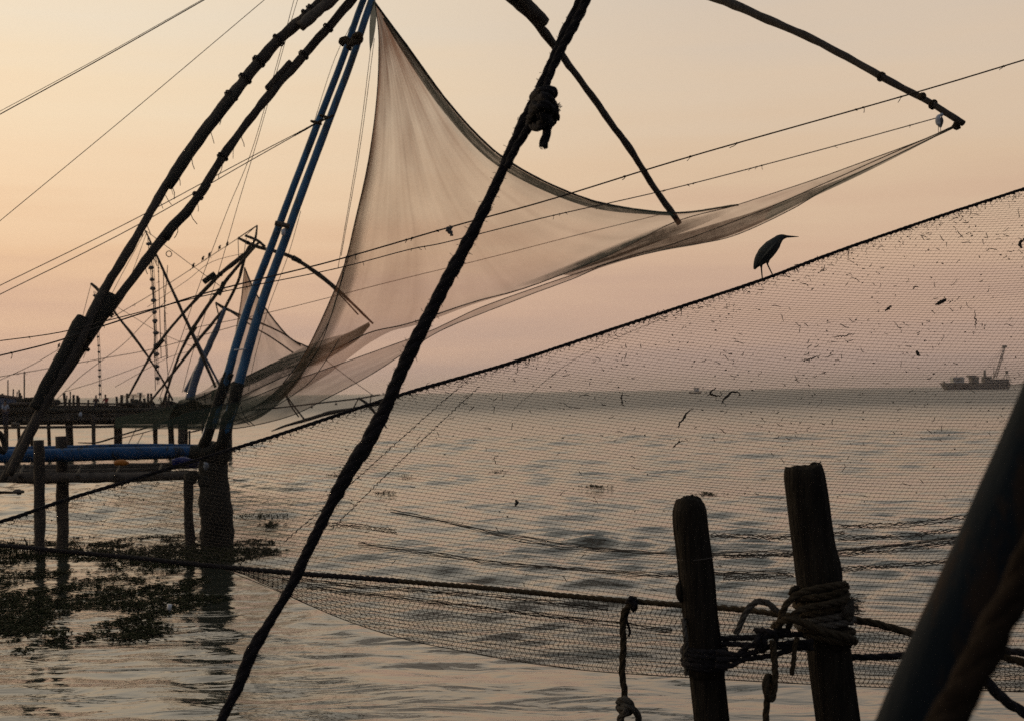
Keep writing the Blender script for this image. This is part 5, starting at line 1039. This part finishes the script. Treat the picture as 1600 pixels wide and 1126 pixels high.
def buoy(px, py, hpx, label):
    b = W(px, py); s = hpx * b.y / FPX; o = build('marker_buoy', join(tube(np.array([b + Vector((0, 0, -.1)), b + Vector((0, 0, s * .3)), b + Vector((0, 0, s * .45)), b + Vector((0, 0, s))]), [s * .38, s * .36, s * .12, s * .05], 9), blob(b + Vector((0, 0, s)), (s * .12,) * 3, 0)), hair_m); tag(o, label, 'buoy', 'marker buoys right of the gathered net')
buoy(487, 637, 6, 'small dark marker buoy on the water, left of the two'); buoy(525, 632, 6, 'small dark marker buoy on the water, right of the two')

# ================================================================== floating weed
def leaf(c, an, ln_, w, rise):
    d = Vector((math.cos(an), math.sin(an), 0)); s = Vector((-d.y, d.x, 0))
    a = c; b = c + d * ln_ * .5 + Vector((0, 0, rise)); t_ = c + d * ln_ + Vector((0, 0, rise * .6))
    return [a, b + s * w, t_, b - s * w]
def weed(name, label, spots):
    V = []; Fc = []
    for (p, dens, hgt) in spots:
        for _ in range(dens):
            c = Vector((p.x + rnd.gauss(0, .05), p.y + rnd.gauss(0, .07), .016 + p.z)); q = leaf(c, rnd.uniform(0, 6.28), rnd.choice((.03, .05, .07, .09, .13)) * rnd.uniform(.8, 1.2), rnd.uniform(.007, .024), rnd.uniform(.25, 1.) * hgt); k = len(V); V += [list(v) for v in q]; Fc.append((k, k + 1, k + 2, k + 3))
    o = build(name, (np.array(V), Fc), leafm, smooth=False, at=Vector((0, 12, 0)) if False else None); tag(o, label, 'water weed', kind='stuff'); return o
sp = []
for _ in range(60000):
    x, y = rnd.uniform(-60, 450), rnd.uniform(838, 1050)
    v = 0.
    if y < 884: v = 1.15 - abs(y - (866 - .012 * x)) / (22 if x < 250 else 24) - max(0, x - 405) / 30. - max(0, 170 - x) / 900.
    else:
        e = max(0, (y - 985 + .10 * x) / 55.) ; v = 1.0 - e - max(0, (x - 290) / 60.) - abs(y - 940) / 240.
        if x < 60: v += .2
    w_ = W(x, y); nn = noise.fractal(Vector((w_.x * 1.3, w_.y * .75, 0)), 1., 2., 4)
    n2_ = noise.noise(Vector((w_.x * 6, w_.y * 3.2, 5)))
    if v > 0 and nn * 1.15 + n2_ * .5 + v * .62 - (.28 if y < 884 else .47) > 0 and rnd.random() < (.24 if y < 884 else .15): sp.append((w_, 5, .03 if y < 884 else .022))
print('weed clumps', len(sp))
weed('floating_weed', 'mats of floating weed around the pillar and at lower left', sp)
# upright blades at the left edge of the mat
V = []; Fc = []
for _ in range(900):
    x = rnd.uniform(-40, 440) if rnd.random() < .6 else rnd.uniform(-40, 60); b = W(x, rnd.uniform(852, 878)); h_ = rnd.uniform(.04, .16) * (1.4 if x < 60 else .7); l_ = rnd.gauss(0, .05); k = len(V)
    V += [(b.x - .004, b.y, 0), (b.x + .004, b.y, 0), (b.x + l_ * .4 + .002, b.y, h_ * .6), (b.x + l_, b.y, h_)]; Fc.append((k, k + 1, k + 2, k + 3))
o = build('reed_blades', (np.array(V), Fc), leafm, smooth=False); tag(o, 'short green blades rising from the weed mat at the pillar foot', 'weed blades', kind='stuff')
def patch(px, py, w, k, label):
    spots = []
    for _ in range(k): spots.append((W(px + rnd.gauss(0, w * .28), py + rnd.gauss(0, 1.6)) + Vector((0, 0, .03)), 4, .06))
    o = weed('weed_clump', label, spots); o['group'] = 'small clumps of weed drifting beyond the near net'; del o['kind']; o['category'] = 'weed clump'
patch(930, 764, 40, 34, 'drifting weed clump with a raised tuft behind the middle of the net')
patch(1110, 776, 38, 36, 'drifting weed clump just right of the shorter mooring post top')
patch(604, 774, 30, 18, 'faint drifting weed clump close right of the thick rope')
patch(525, 746, 30, 22, 'drifting weed clump touching the left of the thick rope')
patch(634, 748, 26, 12, 'thin drifting weed clump above the faint one right of the thick rope')
patch(430, 808, 40, 42, 'largest drifting weed clump between the pillar and the thick rope')
patch(422, 825, 34, 30, 'drifting weed clump just below the largest one right of the pillar')
patch(385, 812, 60, 24, 'long thin streak of drifting weed beside the pillar')
patch(412, 747, 30, 12, 'small drifting weed clump right of the pillar top')
patch(778, 740, 22, 12, 'tiny drifting weed clump right of the thick rope and above the folds')
patch(88, 998, 50, 26, 'small loose weed streak on open water at lower left')
o = build('plastic_cup', tube(np.array([W(264, 955) + Vector((0, 0, -.01)), W(264, 955) + Vector((.005, 0, .05)), W(264, 955) + Vector((.01, 0, .09))]), [.02, .026, .03], 10), white_p); tag(o, 'white plastic cup floating among the weed mats', 'cup')

# ================================================================== haze
HZ = True
if HZ:
    hb = bpy.data.materials.new('haze_air'); hb.use_nodes = True; n = hb.node_tree.nodes; n.clear(); pv = n.new('ShaderNodeVolumePrincipled'); pv.inputs['Density'].default_value = .0002; pv.inputs['Color'].default_value = (1., .93, .88, 1); pv.inputs['Anisotropy'].default_value = .6; ou = n.new('ShaderNodeOutputMaterial'); hb.node_tree.links.new(pv.outputs[0], ou.inputs['Volume'])
    o = build('haze', box((0, 0, 15.5), (9600, 9600, 33)), hb, smooth=False, at=Vector((0, 0, 0))); tag(o, kind='stuff')
